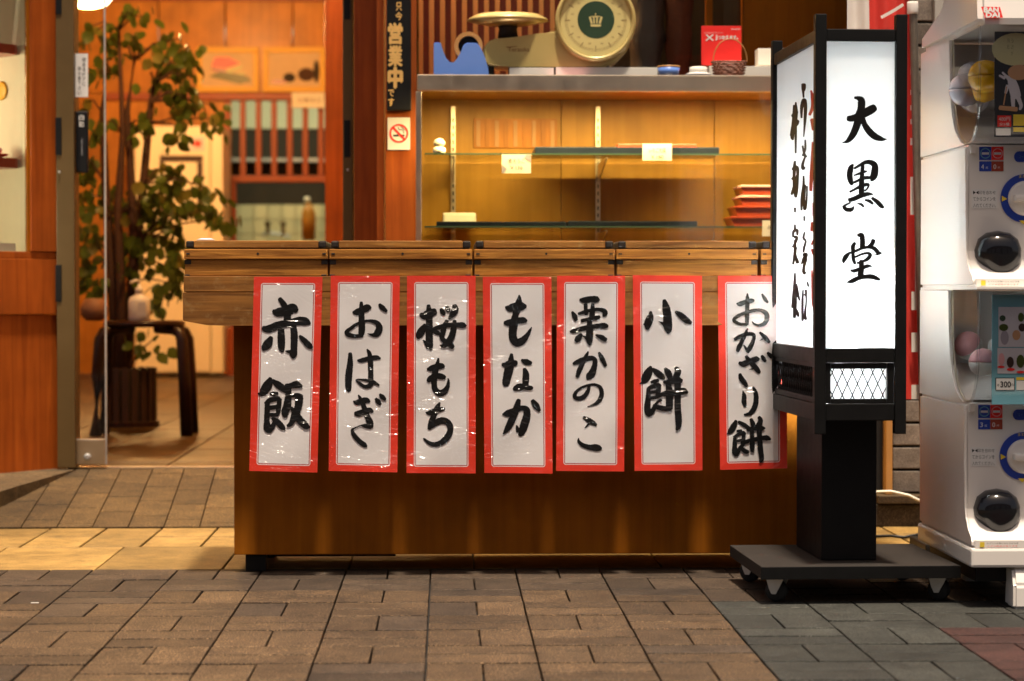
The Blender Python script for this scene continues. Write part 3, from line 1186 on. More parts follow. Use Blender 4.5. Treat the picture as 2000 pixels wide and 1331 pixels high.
bm = bmesh.new()
lathe(bm, [(.040, 0), (.043, .006), (.043, .075), (.038, .090), (.016, .102), (.014, .11)], (bc.x, YS + .06, sc.z + .014), 24, squash=.75)
obj('body', bm, 'white_plastic', bt, True)
bm = bmesh.new()
lathe(bm, [(.015, .11), (.016, .128), (.006, .132), (.005, .155)], (bc.x, YS + .06, sc.z + .014), 16)
obj('pump', bm, 'white_plastic', bt, True)
bm = bmesh.new()
tube(bm, [(bc.x + .004, YS + .06, sc.z + .168), (bc.x - .012, YS + .05, sc.z + .171), (bc.x - .03, YS + .035, sc.z + .162)], .006)
obj('nozzle', bm, 'white_plastic', bt, True)
bm = bmesh.new()
addbox(bm, bc.x + .0, bc.x + .030, YS + .0245, YS + .0262, sc.z + .03, sc.z + .085)
obj('label_print', bm, 'pale', bt)

vase = thing('round_vase', 'squat round clay vase holding a dark plant behind the glass door', 'vase', P(184, 640, 9.0))
vc = P(184, 636, 9.0)
bm = bmesh.new()
lathe(bm, [(.03, 0), (.052, .02), (.055, .05), (.04, .08), (.028, .088)], (vc.x, 9.0, sc.z + .013), 22)
obj('pot', bm, 'vase_clay', vase, True)

YP = 9.5
plant = thing('ficus_plant', 'tall green ficus in a slatted brown planter behind the stool', 'plant', G(250, 836, Z_SHOP))
pc = P(245, 800, YP)
pr = .105
bm = bmesh.new()
lathe(bm, [(pr - .012, 0), (pr + .002, .22), (pr - .02, .22)], (pc.x, YP + pr, Z_SHOP + .02), 20)
obj('pot', bm, 'dark_void', plant)
for k in range(18):
    a = 2 * math.pi * k / 18
    bm = bmesh.new()
    addbox(bm, -.013, .013, -.005, .005, 0, .225, .002)
    for v in bm.verts:
        v.co = Vector((pc.x, YP + pr, Z_SHOP + .022)) + Matrix.Rotation(a, 3, 'Z') @ (v.co + Vector((0, -pr - .006, 0)))
    obj('pot_slat', bm, 'planter', plant)
bm = bmesh.new()
lathe(bm, [(pr + .02, 0), (pr + .025, .022), (pr + .01, .024)], (pc.x, YP + pr, Z_SHOP), 24)
obj('saucer', bm, 'planter', plant)
YT = YP + pr
stems = [[(238, 735), (236, 560), (230, 420), (240, 260), (232, 60)], [(246, 735), (262, 520), (280, 360), (295, 200), (300, 165)], [(228, 735), (218, 520), (206, 360), (200, 220), (205, 150)],
         [(255, 640), (262, 480), (258, 380), (248, 220), (262, 120)]]
tips = []
for k, s in enumerate(stems):
    bm = bmesh.new()
    yy = YT + (-.03, .03, .01, -.01)[k]
    tube(bm, [P(x, y, yy) for x, y in s], [.023, .021, .018, .013, .006], 8)
    obj('trunk', bm, 'bark', plant, True)
clusters = [(240, 30), (262, 20), (287, 32), (170, 55), (188, 60), (215, 72), (240, 92), (265, 80), (290, 96), (215, 115), (335, 80), (352, 75), (180, 130), (212, 128), (292, 145), (325, 112), (365, 105), (350, 118),
            (345, 160), (330, 155), (372, 150), (362, 185), (378, 135), (340, 180), (392, 205), (420, 208), (365, 190), (350, 222), (422, 232), (335, 240), (262, 246), (285, 240), (352, 246), (200, 240), (188, 268), (165, 200),
            (330, 330), (300, 365), (350, 350), (290, 420), (340, 420), (372, 400), (250, 390), (215, 395), (170, 380), (160, 415), (185, 465), (400, 365), (418, 402), (438, 425), (300, 460), (262, 470), (230, 500),
            (320, 380), (310, 400), (330, 445), (292, 480), (350, 470), (280, 400), (335, 505), (340, 555), (312, 585), (345, 530), (160, 520), (182, 560), (225, 555), (255, 530), (298, 665), (275, 675), (165, 470), (150, 300), (175, 330)]


def leaf_mesh(mat):
    bm = bmesh.new()
    pr = [(0, 0), (.34, .18), (.46, .42), (.40, .66), (.20, .88), (0, 1.05)]
    top = [bm.verts.new((x, y, -.10 * abs(x) - .12 * y * y)) for x, y in pr]
    low = [bm.verts.new((-x, y, -.10 * abs(x) - .12 * y * y)) for x, y in pr[1:-1]]
    mid = [top[0]] + [bm.verts.new((0, y, .04 - .12 * y * y)) for x, y in pr[1:-1]] + [top[-1]]
    for i in range(len(pr) - 1):
        bm.faces.new([v for v in dict.fromkeys((mid[i], top[i], top[i + 1], mid[i + 1]))])
        lo = [mid[0]] + low + [mid[-1]]
        bm.faces.new([v for v in dict.fromkeys((mid[i], mid[i + 1], lo[i + 1], lo[i]))])
    me = bpy.data.meshes.new('leaf')
    bm.to_mesh(me)
    bm.free()
    me.materials.append(M[mat])
    for p in me.polygons:
        p.use_smooth = True
    return me


LEAF = [leaf_mesh('leaf'), leaf_mesh('leaf'), leaf_mesh('leaf_pale')]
LR = random.Random(11)
n_leaf = 0
extra = bmesh.new()
tw_ = bmesh.new()
for (px, py) in clusters:
    dy = LR.uniform(-.16, .2)
    dense = 15 if 320 < py < 600 else 8
    cpt = P(px, py, YT + dy)
    st_ = min((P(x, y, YT) for s in stems for x, y in s), key=lambda q: (q - cpt).length + max(0, q.z - cpt.z) * 2)
    tube(tw_, [st_, (st_ + cpt) / 2 + Vector((0, 0, .03)), cpt], [.005, .004, .002], 5)
    for k in range(dense):
        q = cpt + Vector((LR.gauss(0, .030), LR.gauss(0, .05), LR.gauss(0, .032)))
        rot = (R(LR.uniform(-70, -130)), R(LR.uniform(-40, 40)), LR.uniform(-2.6, 2.6))
        sz = LR.uniform(.040, .062)
        if LR.random() < .42 and n_leaf < 300:
            share('leaf', LR.choice(LEAF), q, plant, rot, (sz, sz, sz))
            n_leaf += 1
        else:
            me = LEAF[0]
            mt = Matrix.Translation(q) @ (Matrix.Rotation(rot[2], 4, 'Z') @ Matrix.Rotation(rot[1], 4, 'Y') @ Matrix.Rotation(rot[0], 4, 'X')) @ Matrix.Scale(sz, 4)
            vs = [extra.verts.new(mt @ v.co) for v in me.vertices]
            for p in me.polygons:
                extra.faces.new([vs[i] for i in p.vertices])
obj('twigs', tw_, 'bark', plant)
tag(obj('foliage', extra, 'leaf', plant, True), kind='stuff')

# ================================================================== SHOWCASE
YS0 = 6.42                                # glass front
case = thing('showcase', 'glass sweet showcase with steel top, gold-lit back and two shelves', 'showcase', P(1160, 700, YS0))
xl, xr = P(815, 300, YS0).x, 1.18
z_top, z_fb = P(1160, 147, YS0).z, P(1160, 180, YS0).z
z_bot = .30
D2 = YS0 + .46
box('top_board', xl, xr, YS0 - .001, D2 + .02, z_fb + .026, z_top, 'steel', case, .003)
box('fascia', xl, xr, YS0 - .014, YS0 - .0015, z_fb, z_top - .0005, 'steel', case, .003)
box('soffit', xl + .01, xr - .01, YS0 + .02, D2, z_fb + .016, z_fb + .0255, 'gold_panel', case, 0)
box('corner_bar', xl - .004, xl + .012, YS0 - .012, YS0 + .012, z_bot, z_fb - .001, 'steel', case, .002)
box('corner_bar', xr - .012, xr + .004, YS0 - .012, YS0 + .012, z_bot, z_fb - .001, 'steel', case, .002)
box('front_glass', xl + .012, xr - .012, YS0 - .003, YS0 + .003, z_bot, z_fb - .002, 'glass_warm', case, 0)
box('side_glass', xl + .001, xl + .005, YS0 + .013, D2, z_bot, z_fb - .002, 'glass_warm', case, 0)
box('plinth', xl, xr, YS0, D2 + .02, .0, z_bot - .001, 'brown_panel', case, .003)
edges = [xl + .006, P(1096, 300, D2).x, P(1395, 300, D2).x, xr - .004]
for a_, b_ in zip(edges, edges[1:]):
    box('back_panel', a_ + .001, b_ - .001, D2, D2 + .015, z_bot, z_fb + .0155, 'gold_panel', case, .001)
bm = bmesh.new()
tube(bm, [(xl + .03, YS0 + .022, z_fb + .011), (xr - .03, YS0 + .022, z_fb + .011)], .0045, 10)
obj('lamp_tube', bm, 'tube', case)
light('showcase_light', 'AREA', ((xl + xr) / 2, YS0 + .022, z_fb + .004), 8.2, (1, .74, .32), 1.15, .03, (R(0), 0, 0))
for px in (885, 1168):
    x = P(px, 300, D2 - .01).x
    sd = box('shelf_standard', x - .007, x + .007, D2 - .012, D2 - .001, .45, z_fb - .004, 'steel', case, .001)
    for k in range(28):
        z = .6 + k * .022
        if z < z_fb - .03:
            box('slot', x - .002, x + .002, D2 - .0135, D2 - .0122, z, z + .011, 'black', sd, 0)
    for zz in (P(1160, 300, YS0).z, P(1160, 444, YS0).z):
        bm = bmesh.new()
        prism_x(bm, [(D2 - .014, zz - .006), (YS0 + .08, zz - .006), (YS0 + .08, zz - .012), (D2 - .014, zz - .06)], x - .002, x + .002)
        obj('shelf_bracket', bm, 'steel', case)
sz1, sz2 = P(1160, 300, YS0 + .06).z, P(1160, 442, YS0 + .06).z
for zz in (sz1, sz2):
    sh = box('shelf', xl + .02, xr - .02, YS0 + .06, D2 - .016, zz - .0045, zz, 'shelf_glass', case, 0)
    box('shelf_edge', xl + .02, xr - .02, YS0 + .0585, YS0 + .0595, zz - .0045, zz, 'glass_edge', sh, 0)
box('inner_floor', xl + .006, xr - .006, YS0 + .006, D2 - .002, z_bot + .001, z_bot + .02, 'gold_panel', case, 0)
# framed window in the left back panel
fa, fb = P(925, 232, D2 - .003), P(1088, 290, D2 - .003)
hp = box('service_hatch', fa.x, fb.x, D2 - .006, D2 - .001, fb.z, fa.z, 'tan_panel', case, .001)
for k in range(9):
    x = fa.x + (fb.x - fa.x) * (k + .5) / 9
    box('hatch_slat', x - .006, x + .006, D2 - .009, D2 - .0062, fb.z + .004, fa.z - .006, ('cane', 'tan_panel')[k % 2], hp, .0005)


def on(name, label, cat, px0, py0, px1, Y, zb, depth, mat, bev=.003, group=None):
    a_, b_ = P(px0, py0, Y), P(px1, py0, Y)
    o = box(name, a_.x, b_.x, Y, Y + depth, zb + .0004, a_.z, mat, None, bev)
    tag(o, label, cat, group)
    return o


Yi = YS0 + .10
on('long_tray', 'dark blue serving tray lying on the upper showcase shelf', 'tray', 1045, 287, 1405, Yi + .02, sz1, .2, 'tray_blue')
a_ = P(1207, 278, Yi + .05)
b_ = P(1362, 278, Yi + .05)
tz = P(1300, 287, Yi + .02).z
tag(box('tray_lid', a_.x, b_.x, Yi + .06, Yi + .18, tz + .0005, tz + .011, 'lacquer_red', None, .002), 'flat red lid resting on the dark tray', 'lid')
on('long_tray', 'dark blue serving tray at the left of the lower showcase shelf', 'tray', 852, 433, 1106, Yi, sz2, .2, 'tray_blue')
on('long_tray', 'dark blue serving tray at the right of the lower showcase shelf, toward the red boxes', 'tray', 1109, 432, 1362, Yi, sz2, .2, 'tray_blue')
x0, x1 = P(865, 417, D2 - .12).x, P(930, 417, D2 - .12).x
tag(box('paper_box', x0, x1, D2 - .14, D2 - .04, sz2 + .0005, P(900, 416, D2 - .12).z, 'paperw', None, .008), 'white paper box at the back of the lower showcase shelf', 'box')
zc = sz2 + .0005
for k, (pl, hgt) in enumerate(((1430, .030), (1437, .030), (1447, .030), (1449, .030))):
    x0 = P(pl, 400, Yi).x
    bx_ = thing('lacquer_box', ('red lacquer box, bottom of the stack in the showcase', 'red lacquer box, second from the bottom of the stack in the showcase', 'red lacquer box, second from the top of the stack in the showcase', 'red lacquer box, top of the stack in the showcase')[k], 'box', (x0 + .1, Yi + .1, zc), 'stacked red lacquer boxes')
    bm = bmesh.new()
    prism_y(bm, [(x0 + .008, zc), (x0 + .212, zc), (x0 + .220, zc + hgt - .008), (x0, zc + hgt - .008)], Yi + .01, Yi + .18)
    obj('body', bm, 'lacquer_red', bx_)
    box('rim', x0 - .003, x0 + .223, Yi + .006, Yi + .184, zc + hgt - .0078, zc + hgt - .0005, 'pink' if k in (2, 3) else 'lacquer_red', bx_, .002)
    zc += hgt
fg = thing('clay_figure', 'small round white clay figure on the upper showcase shelf', 'figurine', P(858, 300, Yi))
fx = P(858, 300, Yi)
bm = bmesh.new()
lathe(bm, [(.016, 0), (.019, .008), (.017, .017), (.010, .020)], (fx.x, Yi, sz1 + .0005), 18)
obj('body', bm, 'paperw', fg, True)
bm = bmesh.new()
lathe(bm, [(.010, .020), (.016, .026), (.016, .034), (.010, .042), (.003, .044)], (fx.x, Yi, sz1 + .0005), 18)
obj('head', bm, 'cream_plastic', fg, True)
for (x0, y0, x1, y1, lab, t1, t2) in ((980, 302, 1037, 339, 'white price card with violet corners hung below the upper shelf', '煮そうこ', '￥170'), (1255, 281, 1312, 314, 'plain white price card hung in front of the red lid', 'いちご大福', '￥180'), (1489, 431, 1540, 462, 'white price card in front of the red box stack', '赤飯', '￥350')):
    pcd = pbox('price_card', x0, y0, x1, y1, YS0 + .053, .002, 'paperw', None, 0)
    tag(pcd, lab, 'card')
    mp = flat(YS0 + .0526)
    lettering(t1, (x0 + x1) / 2, y0 + 13, 32, 9, mp, 'ink_plain', pcd)
    lettering(t2, (x0 + x1) / 2, y0 + 26, 24, 7, mp, 'ink_plain', pcd)
    if x0 == 980:
        for pts in ([(1028, 302.5), (1036.5, 302.5), (1036.5, 318), (1024, 308)], [(980.5, 322), (990, 330), (984, 338.5), (980.5, 338.5)]):
            bm = bmesh.new()
            bm.faces.new([bm.verts.new(mp(x, y, .0002)) for x, y in pts])
            obj('corner_print', bm, 'purple', pcd)

# ------------------------------------------------------------------ wall behind and above the showcase
bw = thing('back_screen', 'slatted red-brown screen and dark glazing above the showcase', 'screen', (.4, 7.0, 0))
Yw = D2 + .14
box('lit_board', P(818, 100, Yw + .16).x, P(1100, 100, Yw + .16).x, Yw + .16, Yw + .18, .9, 2.3, 'lit_wall', bw, 0)
for k in range(15):
    x = 826 + k * 21.5
    if x < 1110:
        pbox('screen_slat', x, -420, x + 12, 156, Yw, .03, 'slat_red', bw, .002)
light('screen_lamp', 'AREA', (P(960, 0, Yw + .1).x, Yw + .10, 2.2), 5, (1, .62, .25), .7, .08)
box('dark_board', P(1102, 100, Yw + .2).x, 1.9, Yw + .2, Yw + .22, .9, 2.3, 'dark_void', bw, 0)
box('glazing', P(1102, 100, Yw).x, 1.6, Yw, Yw + .006, 1.0, 2.3, 'glass', bw, 0)
pbox('glazing_bar', 1380, -420, 1392, 156, Yw - .004, .03, 'brown_panel', bw, .002)
pbox('brown_post', 1452, -420, 1660, 156, Yw - .01, .05, 'brown_panel', bw, .002)
bm = bmesh.new()
for (x0, x1, y0, y1, b_) in ((1228, 1290, -60, 150, .05), (1284, 1336, -80, 150, .07)):
    pass
bm.free()
for i, (px, wpx, top, mat, lab) in enumerate(((1262, 70, -40, 'dim_bag', 'crumpled grey printed bag behind the glazing above the showcase'), (1325, 52, -60, 'basket', 'tall brown paper roll behind the glazing above the showcase'))):
    bm = bmesh.new()
    c0 = P(px, 150, Yw + .1)
    h = P(px, top, Yw + .1).z - z_top
    prof = []
    rr = wpx / 2 / 660
    for k in range(9):
        prof.append((rr * (1 + .12 * math.sin(k * 2.1 + i) + .05 * math.cos(k * 5)), h * k / 8))
    lathe(bm, prof, (c0.x, Yw + .1, z_top), 22, squash=.6)
    for v in bm.verts:
        v.co += Vector((rnd.uniform(-.006, .006), rnd.uniform(-.006, .006), 0))
    tag(obj(('printed_bag', 'paper_roll')[i], bm, mat, None, True), lab, ('bag', 'roll')[i])
box('ledge_board', xl, 1.3, D2 + .021, Yw + .2, z_top - .03, z_top - .003, 'brown_panel', bw, 0)

# ------------------------------------------------------------------ things on top of the showcase
Yt = YS0 + .10
ZT = z_top + .0006
# flat cartons
for i, (x0, x1, y0, mat, lab) in enumerate(((995, 1082, 132, 'paperw', 'flat white carton on the showcase under the scale'), (1086, 1285, 131, 'paperw', 'long flat white carton on the showcase below the dial'), (1386, 1560, 129, 'paperw', 'flat white carton on the showcase behind the basket'))):
    a_, b_ = P(x0, y0, Yt + .02), P(x1, y0, Yt + .02)
    tag(box('flat_carton', a_.x, b_.x, Yt + .03, Yt + .20, ZT, a_.z, mat, None, .001), lab, 'carton')
a_, b_ = P(1072, 141, Yt), P(1146, 141, Yt)
tag(box('pink_envelope', a_.x, b_.x, Yt - .03, Yt + .024, ZT, ZT + .006, 'pink', None, .001), 'thin pink envelope in front of the long carton', 'envelope')
# tape dispenser
Yd = YS0 + .03
td = thing('tape_dispenser', 'blue desk tape dispenser with a roll of tape on the showcase', 'tape dispenser', P(900, 147, Yd))
bm = bmesh.new()
pts = [(847, 147), (847, 84), (851, 83), (861, 84), (864, 100), (870, 115), (878, 123), (886, 124), (893, 117), (899, 104), (906, 87), (912, 84), (931, 84), (938, 92), (947, 112), (953, 132), (955, 147)]
prf = [(P(x, y, Yd).x, P(x, y, Yd).z) for x, y in pts]
zmin = min(z for x, z in prf)
prf = [(x, max(z, ZT)) if z > zmin + .002 else (x, ZT) for x, z in prf]
prism_y(bm, prf, Yd, Yd + .055)
bmesh.ops.bevel(bm, geom=bm.edges[:], offset=.002, segments=2, affect='EDGES')
obj('body', bm, 'blue', td)
bm = bmesh.new()
rc = P(915, 91, Yd + .03)
ringp = [(.029, 0), (.0405, 0), (.0405, .024), (.029, .024)]
n_ = 32
rings = [[bm.verts.new((rc.x + r_ * math.cos(2 * math.pi * k / n_), Yd + .018 + h_, rc.z + r_ * math.sin(2 * math.pi * k / n_))) for k in range(n_)] for r_, h_ in ringp]
for i in range(4):
    for k in range(n_):
        bm.faces.new((rings[i][k], rings[i][(k + 1) % n_], rings[(i + 1) % 4][(k + 1) % n_], rings[(i + 1) % 4][k]))
obj('tape_roll', bm, 'cane', td, False)
bm = bmesh.new()
lathe(bm, [(.0285, -.040), (.0285, -.019), (.010, -.0185)], rc - Vector((0, .012, 0)), 26, 'Y')
obj('hub', bm, 'black', td)
# scale
Ysc = YS0 + .13
scale_ = thing('counter_scale', 'old cream dial scale with green centre and crown on the showcase', 'scale', P(1060, 135, Ysc))
bm = bmesh.new()
pts = [(950, 128), (944, 118), (943, 98), (948, 86), (962, 76), (1010, 72), (1050, 70), (1082, 60), (1110, 60), (1235, 60), (1228, 96), (1205, 120), (1175, 134), (1130, 131), (1000, 131)]
prism_y(bm, [(P(x, y, Ysc).x, P(x, y, Ysc).z) for x, y in pts], Ysc, Ysc + .14)
bmesh.ops.bevel(bm, geom=[e for e in bm.edges], offset=.006, segments=3, affect='EDGES')
sb = obj('body', bm, 'scale_body', scale_)
dc = P(1163, 42, Ysc)
bm = bmesh.new()
lathe(bm, [(.112, -.12), (.116, -.02), (.116, .012), (.110, .018), (.103, .014), (.102, .006)], dc, 56, 'Y')
dl = obj('dial_case', bm, 'scale_body', scale_, True)
bm = bmesh.new()
lathe(bm, [(.1015, .0), (.1015, .0085)], dc, 48, 'Y')
obj('dial_face', bm, 'scale_face', dl)
mp = flat(dc.y - .0086)
bm = bmesh.new()
disc(bm, mp, 1164, 39, 36, 36.5, .0003, 40)
obj('dial_centre', bm, 'green', dl)
bm = bmesh.new()
for k in range(120):
    a = 2 * math.pi * k / 120
    r0 = 55 if k % 10 else 50
    wd = .25 if k % 10 else .6
    ca, sa = math.cos(a), math.sin(a)
    quad(bm, [mp(1163.5 + ca * r_ - sa * s_ * wd, 40 + sa * r_ + ca * s_ * wd, .0003) for r_, s_ in ((r0, -1), (61, -1), (61, 1), (r0, 1))])
obj('dial_marks', bm, 'box_brown', dl)
for k in range(12):
    a = 2 * math.pi * (k + .5) / 12
    lettering(str(k * 100 + 50)[:3], 1163.5 + 47 * math.cos(a), 40 + 47 * math.sin(a), 5, 3, mp, 'box_brown', dl, 'dial_number')
# crown emblem
cm = bmesh.new()
for poly in ([(1153, 48), (1174, 48), (1173, 52.5), (1154, 52.5)], [(1154, 47), (1150, 34), (1154, 33), (1158, 46)], [(1173, 47), (1177, 34), (1173, 33), (1169, 46)], [(1159, 46), (1158, 33), (1161, 32), (1162, 46)], [(1164, 46), (1165, 32), (1168, 33), (1167, 46)], [(1150, 33), (1163, 31), (1177, 33), (1163, 34.5)], [(1163, 30.5), (1164.6, 28), (1163.4, 25.5), (1162, 28)]):
    cm.faces.new([cm.verts.new(mp(x, y, .0007)) for x, y in poly])
obj('crown_emblem', cm, 'scale_face', dl)
mpb = flat(Ysc - .0003)
lettering('Teraoka', 1013, 97, 42, 8, mpb, 'box_brown', sb)
bm = bmesh.new()
quad(bm, [mpb(988, 92, .0004), mpb(1010, 90.6, .0004), mpb(1010, 91.6, .0004), mpb(989, 93.2, .0004)])
obj('lettering', bm, 'box_brown', sb)
bm = bmesh.new()
pc0 = P(992, 44, Ysc + .06)
lathe(bm, [(.03, -.012), (.055, -.010), (.118, .003), (.113, .010), (.09, .022), (.03, .024)], pc0, 44, squash=.8)
obj('plate', bm, 'scale_body', scale_, True)
bm = bmesh.new()
lathe(bm, [(.03, -.045), (.026, -.02), (.03, -.010)], pc0, 20)
obj('plate_stem', bm, 'bracket', scale_, True)
for x in (955, 1060, 1180):
    q = P(x, 131, Ysc + .03)
    box('foot', q.x - .015, q.x + .015, Ysc + .03, Ysc + .10, ZT, q.z + .004, 'black', scale_, .002)
# blue bowl, dish
bw_ = thing('blue_bowl', 'small blue bowl with a cream rim on the showcase', 'bowl', P(1306, 146, Yd))
q = P(1306, 146, Yd + .03)
bm = bmesh.new()
lathe(bm, [(.018, 0), (.028, .006), (.032, .026), (.029, .026), (.024, .008)], (q.x, Yd + .03, ZT), 26)
obj('bowl', bm, 'blue', bw_, True)
bm = bmesh.new()
lathe(bm, [(.0325, .0262), (.0325, .031), (.029, .031), (.029, .0262)], (q.x, Yd + .03, ZT), 26)
obj('rim', bm, 'cane', bw_, True)
q = P(1364, 146, Yd + .03)
dsh = thing('white_dish', 'white cup upturned on a saucer on the showcase', 'dish', (q.x, Yd + .03, ZT))
bm = bmesh.new()
lathe(bm, [(.03, 0), (.038, .007), (.030, .011)], (q.x, Yd + .03, ZT), 26)
obj('saucer', bm, 'white', dsh, True)
bm = bmesh.new()
lathe(bm, [(.024, .0112), (.026, .016), (.025, .027), (.02, .029)], (q.x, Yd + .03, ZT), 26)
obj('cup', bm, 'paperw', dsh, True)
# basket
bk = thing('wicker_basket', 'small brown wicker basket with a thin hoop handle', 'basket', P(1425, 146, Yd))
a_, b_ = P(1393, 144, Yd), P(1459, 144, Yd)
bw2, bd, bh = b_.x - a_.x, .05, P(1425, 119, Yd).z - ZT
cxk = (a_.x + b_.x) / 2
for r_ in range(6):
    z = ZT + .003 + r_ * (bh - .004) / 5
    f_ = .86 + .14 * r_ / 5
    pts = []
    for k in range(41):
        a = 2 * math.pi * k / 40
        ca, sa = math.cos(a), math.sin(a)
        e_ = .5
        x = math.copysign(abs(ca) ** e_, ca) * bw2 / 2 * f_ + .0012 * (-1) ** (k + r_) * ca
        y = math.copysign(abs(sa) ** e_, sa) * bd / 2 * f_ + .0012 * (-1) ** (k + r_) * sa
        pts.append((cxk + x, Yd + .03 + y, z))
    bm = bmesh.new()
    tube(bm, pts, .0026, 6, False)
    obj('woven_strand', bm, 'basket', bk)
bm = bmesh.new()
addbox(bm, cxk - bw2 * .42, cxk + bw2 * .42, Yd + .012, Yd + .048, ZT, ZT + .004)
obj('basket_floor', bm, 'basket', bk)
bm = bmesh.new()
tube(bm, [P(1393 + 33 * (1 - math.cos(math.pi * k / 16)), 120 - 44 * math.sin(math.pi * k / 16), Yd + .03) for k in range(17)], .0016, 6)
obj('handle', bm, 'cane', bk)
# red card
rcy = Yt + .10
rc_ = pbox('counter_sign', 1370, 51, 1448, 128.5, rcy, .004, 'red', None, .001)
tag(rc_, 'upright red counter sign with white lettering behind the basket', 'sign')
mp = flat(rcy - .0003)
lettering('X', 1386, 74, 16, 11, mp, 'white', rc_, bold=.5)
lettering('j', 1399, 74, 4, 10, mp, 'white', rc_, bold=.4)
lettering('つかえます。', 1422, 73.5, 38, 7, mp, 'white', rc_, bold=.4)
lettering('docomo', 1437, 57, 18, 3.4, mp, 'white', rc_)
lettering('この店はクレジット', 1394, 64.6, 36, 3, mp, 'white', rc_)
tag(pbox('small_box', 1480, 95, 1535, 128, Yt + .12, .06, 'paperw', None, .002), 'small white box standing at the right end of the showcase top', 'box')

# ------------------------------------------------------------------ signs on the post
Yq = 6.62 - .0005
ns = pbox('hanging_board', 755, -4, 803, 216, Yq - .03, .029, 'black_paint', None, .003)
tag(ns, 'black hanging board with carved pale characters on the timber post', 'sign')
mp = flat(Yq - .0304)
for ch, x, y, w_, h_, b_ in (('只', 779, 13, 11, 16, .5), ('今', 779, 32, 13, 16, .5), ('営', 772, 66, 26, 40, 1.7), ('業', 772, 110, 26, 40, 1.5), ('中', 772, 152, 26, 40, 2.2), ('で', 764, 182, 11, 13, .5), ('す', 764, 200, 11, 15, .5)):
    lettering(ch, x, y, w_, h_, mp, 'gilt', ns, 'carved_character', b_)
npk = pbox('no_smoking_sign', 757, 230, 801, 293, Yq - .004, .003, 'white', None, .0005)
tag(npk, 'white no-smoking sign with red circle below the hanging board', 'sign')
mp = flat(Yq - .0042)
bm = bmesh.new()
ring_print(bm, mp, 779, 261, 15, 18.5, .0006)
obj('red_ring', bm, 'red', npk)
bm = bmesh.new()
quad(bm, [mp(766, 251, .0008), mp(769, 248, .0008), mp(792, 272, .0008), mp(789.5, 275, .0008)])
obj('red_bar', bm, 'red', npk)
bm = bmesh.new()
quad(bm, [mp(768, 263.5, .0004), mp(779, 263.5, .0004), mp(779, 267, .0004), mp(768, 267, .0004)])
quad(bm, [mp(782, 263.5, .0004), mp(790, 263.5, .0004), mp(790, 267, .0004), mp(782, 267, .0004)])
obj('cigarette', bm, 'ink_plain', npk)
bm = brush([[(778, 249, 1.2), (780, 254, 1.4), (786, 254, 1.4), (789, 261, 1.2)], [(782, 246, 1), (786, 250, 1.2), (791, 255, 1)]], mp, 1.2, .1)
obj('smoke_mark', bm, 'ink_plain', npk)

# ================================================================== STONE WALL (right)
sw = thing('stone_wall', 'grey stone block wall with dark plinth right of the counter', 'wall', G(1765, 1026, 0))
Yg = 6.40
pb = box('wall_core', P(1700, 900, Yg).x, 3.6, Yg + .02, Yg + .3, 0, 2.6, 'bed', sw, 0)
z0 = P(1765, 950, Yg).z
xc0 = P(1742, 900, Yg).x
rows = 0
zr = z0 - .02
hb_ = .0665
while zr < 1.62:
    x = xc0 + (0 if rows % 2 else 0)
    ws = [.30, .30] if rows % 2 else [.16, .30, .14]
    for w_ in ws:
        box('stone_block', x + .003, x + w_ - .004, Yg, Yg + .05, zr + .003, zr + hb_ - .004, 'stone', sw, .003)
        x += w_
    zr += hb_
    rows += 1
box('ledge', xc0 - .05, 1.95, Yg - .06, Yg + .02, z0 - .045, z0 - .022, 'kerb', sw, .003)
for k in range(4):
    box('plinth_block', xc0 - .06 + k * .23, xc0 + .165 + k * .23, Yg - .045, Yg + .0, .0008, z0 - .048, 'dark_stone', sw, .004)
box('corner_trim', xc0 - .022, xc0 - .004, Yg - .03, Yg + .02, z0 - .021, 2.6, 'cane', sw, .002)
box('plaster_wall', P(1790, 20, Yg - .02).x + .05, 3.6, Yg - .03, Yg - .001, 1.25, 4.0, 'plaster', sw, 0)
bm = bmesh.new()
tube(bm, [P(1690, 962, 6.2), P(1740, 960, 6.2), P(1775, 968, 6.2), P(1800, 980, 6.2), P(1830, 1010, 6.2), G(1850, 1050, .004)], .0035, 8)
tag(obj('cable', bm, 'paperw', None, True), 'pale cable looping in front of the dark plinth', 'cable')
bm = bmesh.new()
tube(bm, [G(1660, 1050, .006), G(1740, 1047, .006), G(1765, 1050, .006), G(1800, 1043, .006), G(1880, 1046, .006)], .004, 8)
tag(obj('cable', bm, 'black', None, True), 'black cable lying on the yellow apron', 'cable')

# nobori banner on a pole
nb = thing('banner', 'red and white cloth banner on a grey pole behind the lantern', 'banner', (P(1780, 1000, 5.75).x, 5.75, 0))
Yn = 5.75
bm = bmesh.new()
nx, nz = 24, 26
xa, xb, za, zb = P(1653, 0, Yn).x, P(1789, 0, Yn).x, P(1700, 780, Yn).z, P(1700, -260, Yn).z
gv = [[bm.verts.new((xa + (P(1784 + 16 * min(1.2, max(-.6, (780 - 1040 * j / nz) / 560)), 0, Yn).x - xa) * i / nx, Yn + .012 * math.sin(i * .9 + j * .25) * (1 - i / nx * .5), za + (zb - za) * j / nz)) for j in range(nz + 1)] for i in range(nx + 1)]
for i in range(nx):
    for j in range(nz):
        f = bm.faces.new((gv[i][j], gv[i + 1][j], gv[i + 1][j + 1], gv[i][j + 1]))
        f.material_index = 0 if i < nx * .32 else 1
cl = obj('cloth', bm, ['white_cloth', 'red_cloth'], nb, True)
mp = flat(Yn - .016)
marks = [[(1722, 34, 6), (1744, 22, 6), (1763, 10, 6)]]
bm = brush(marks, mp, 2, .2)
obj('printed_mark', bm, 'white_cloth', cl)
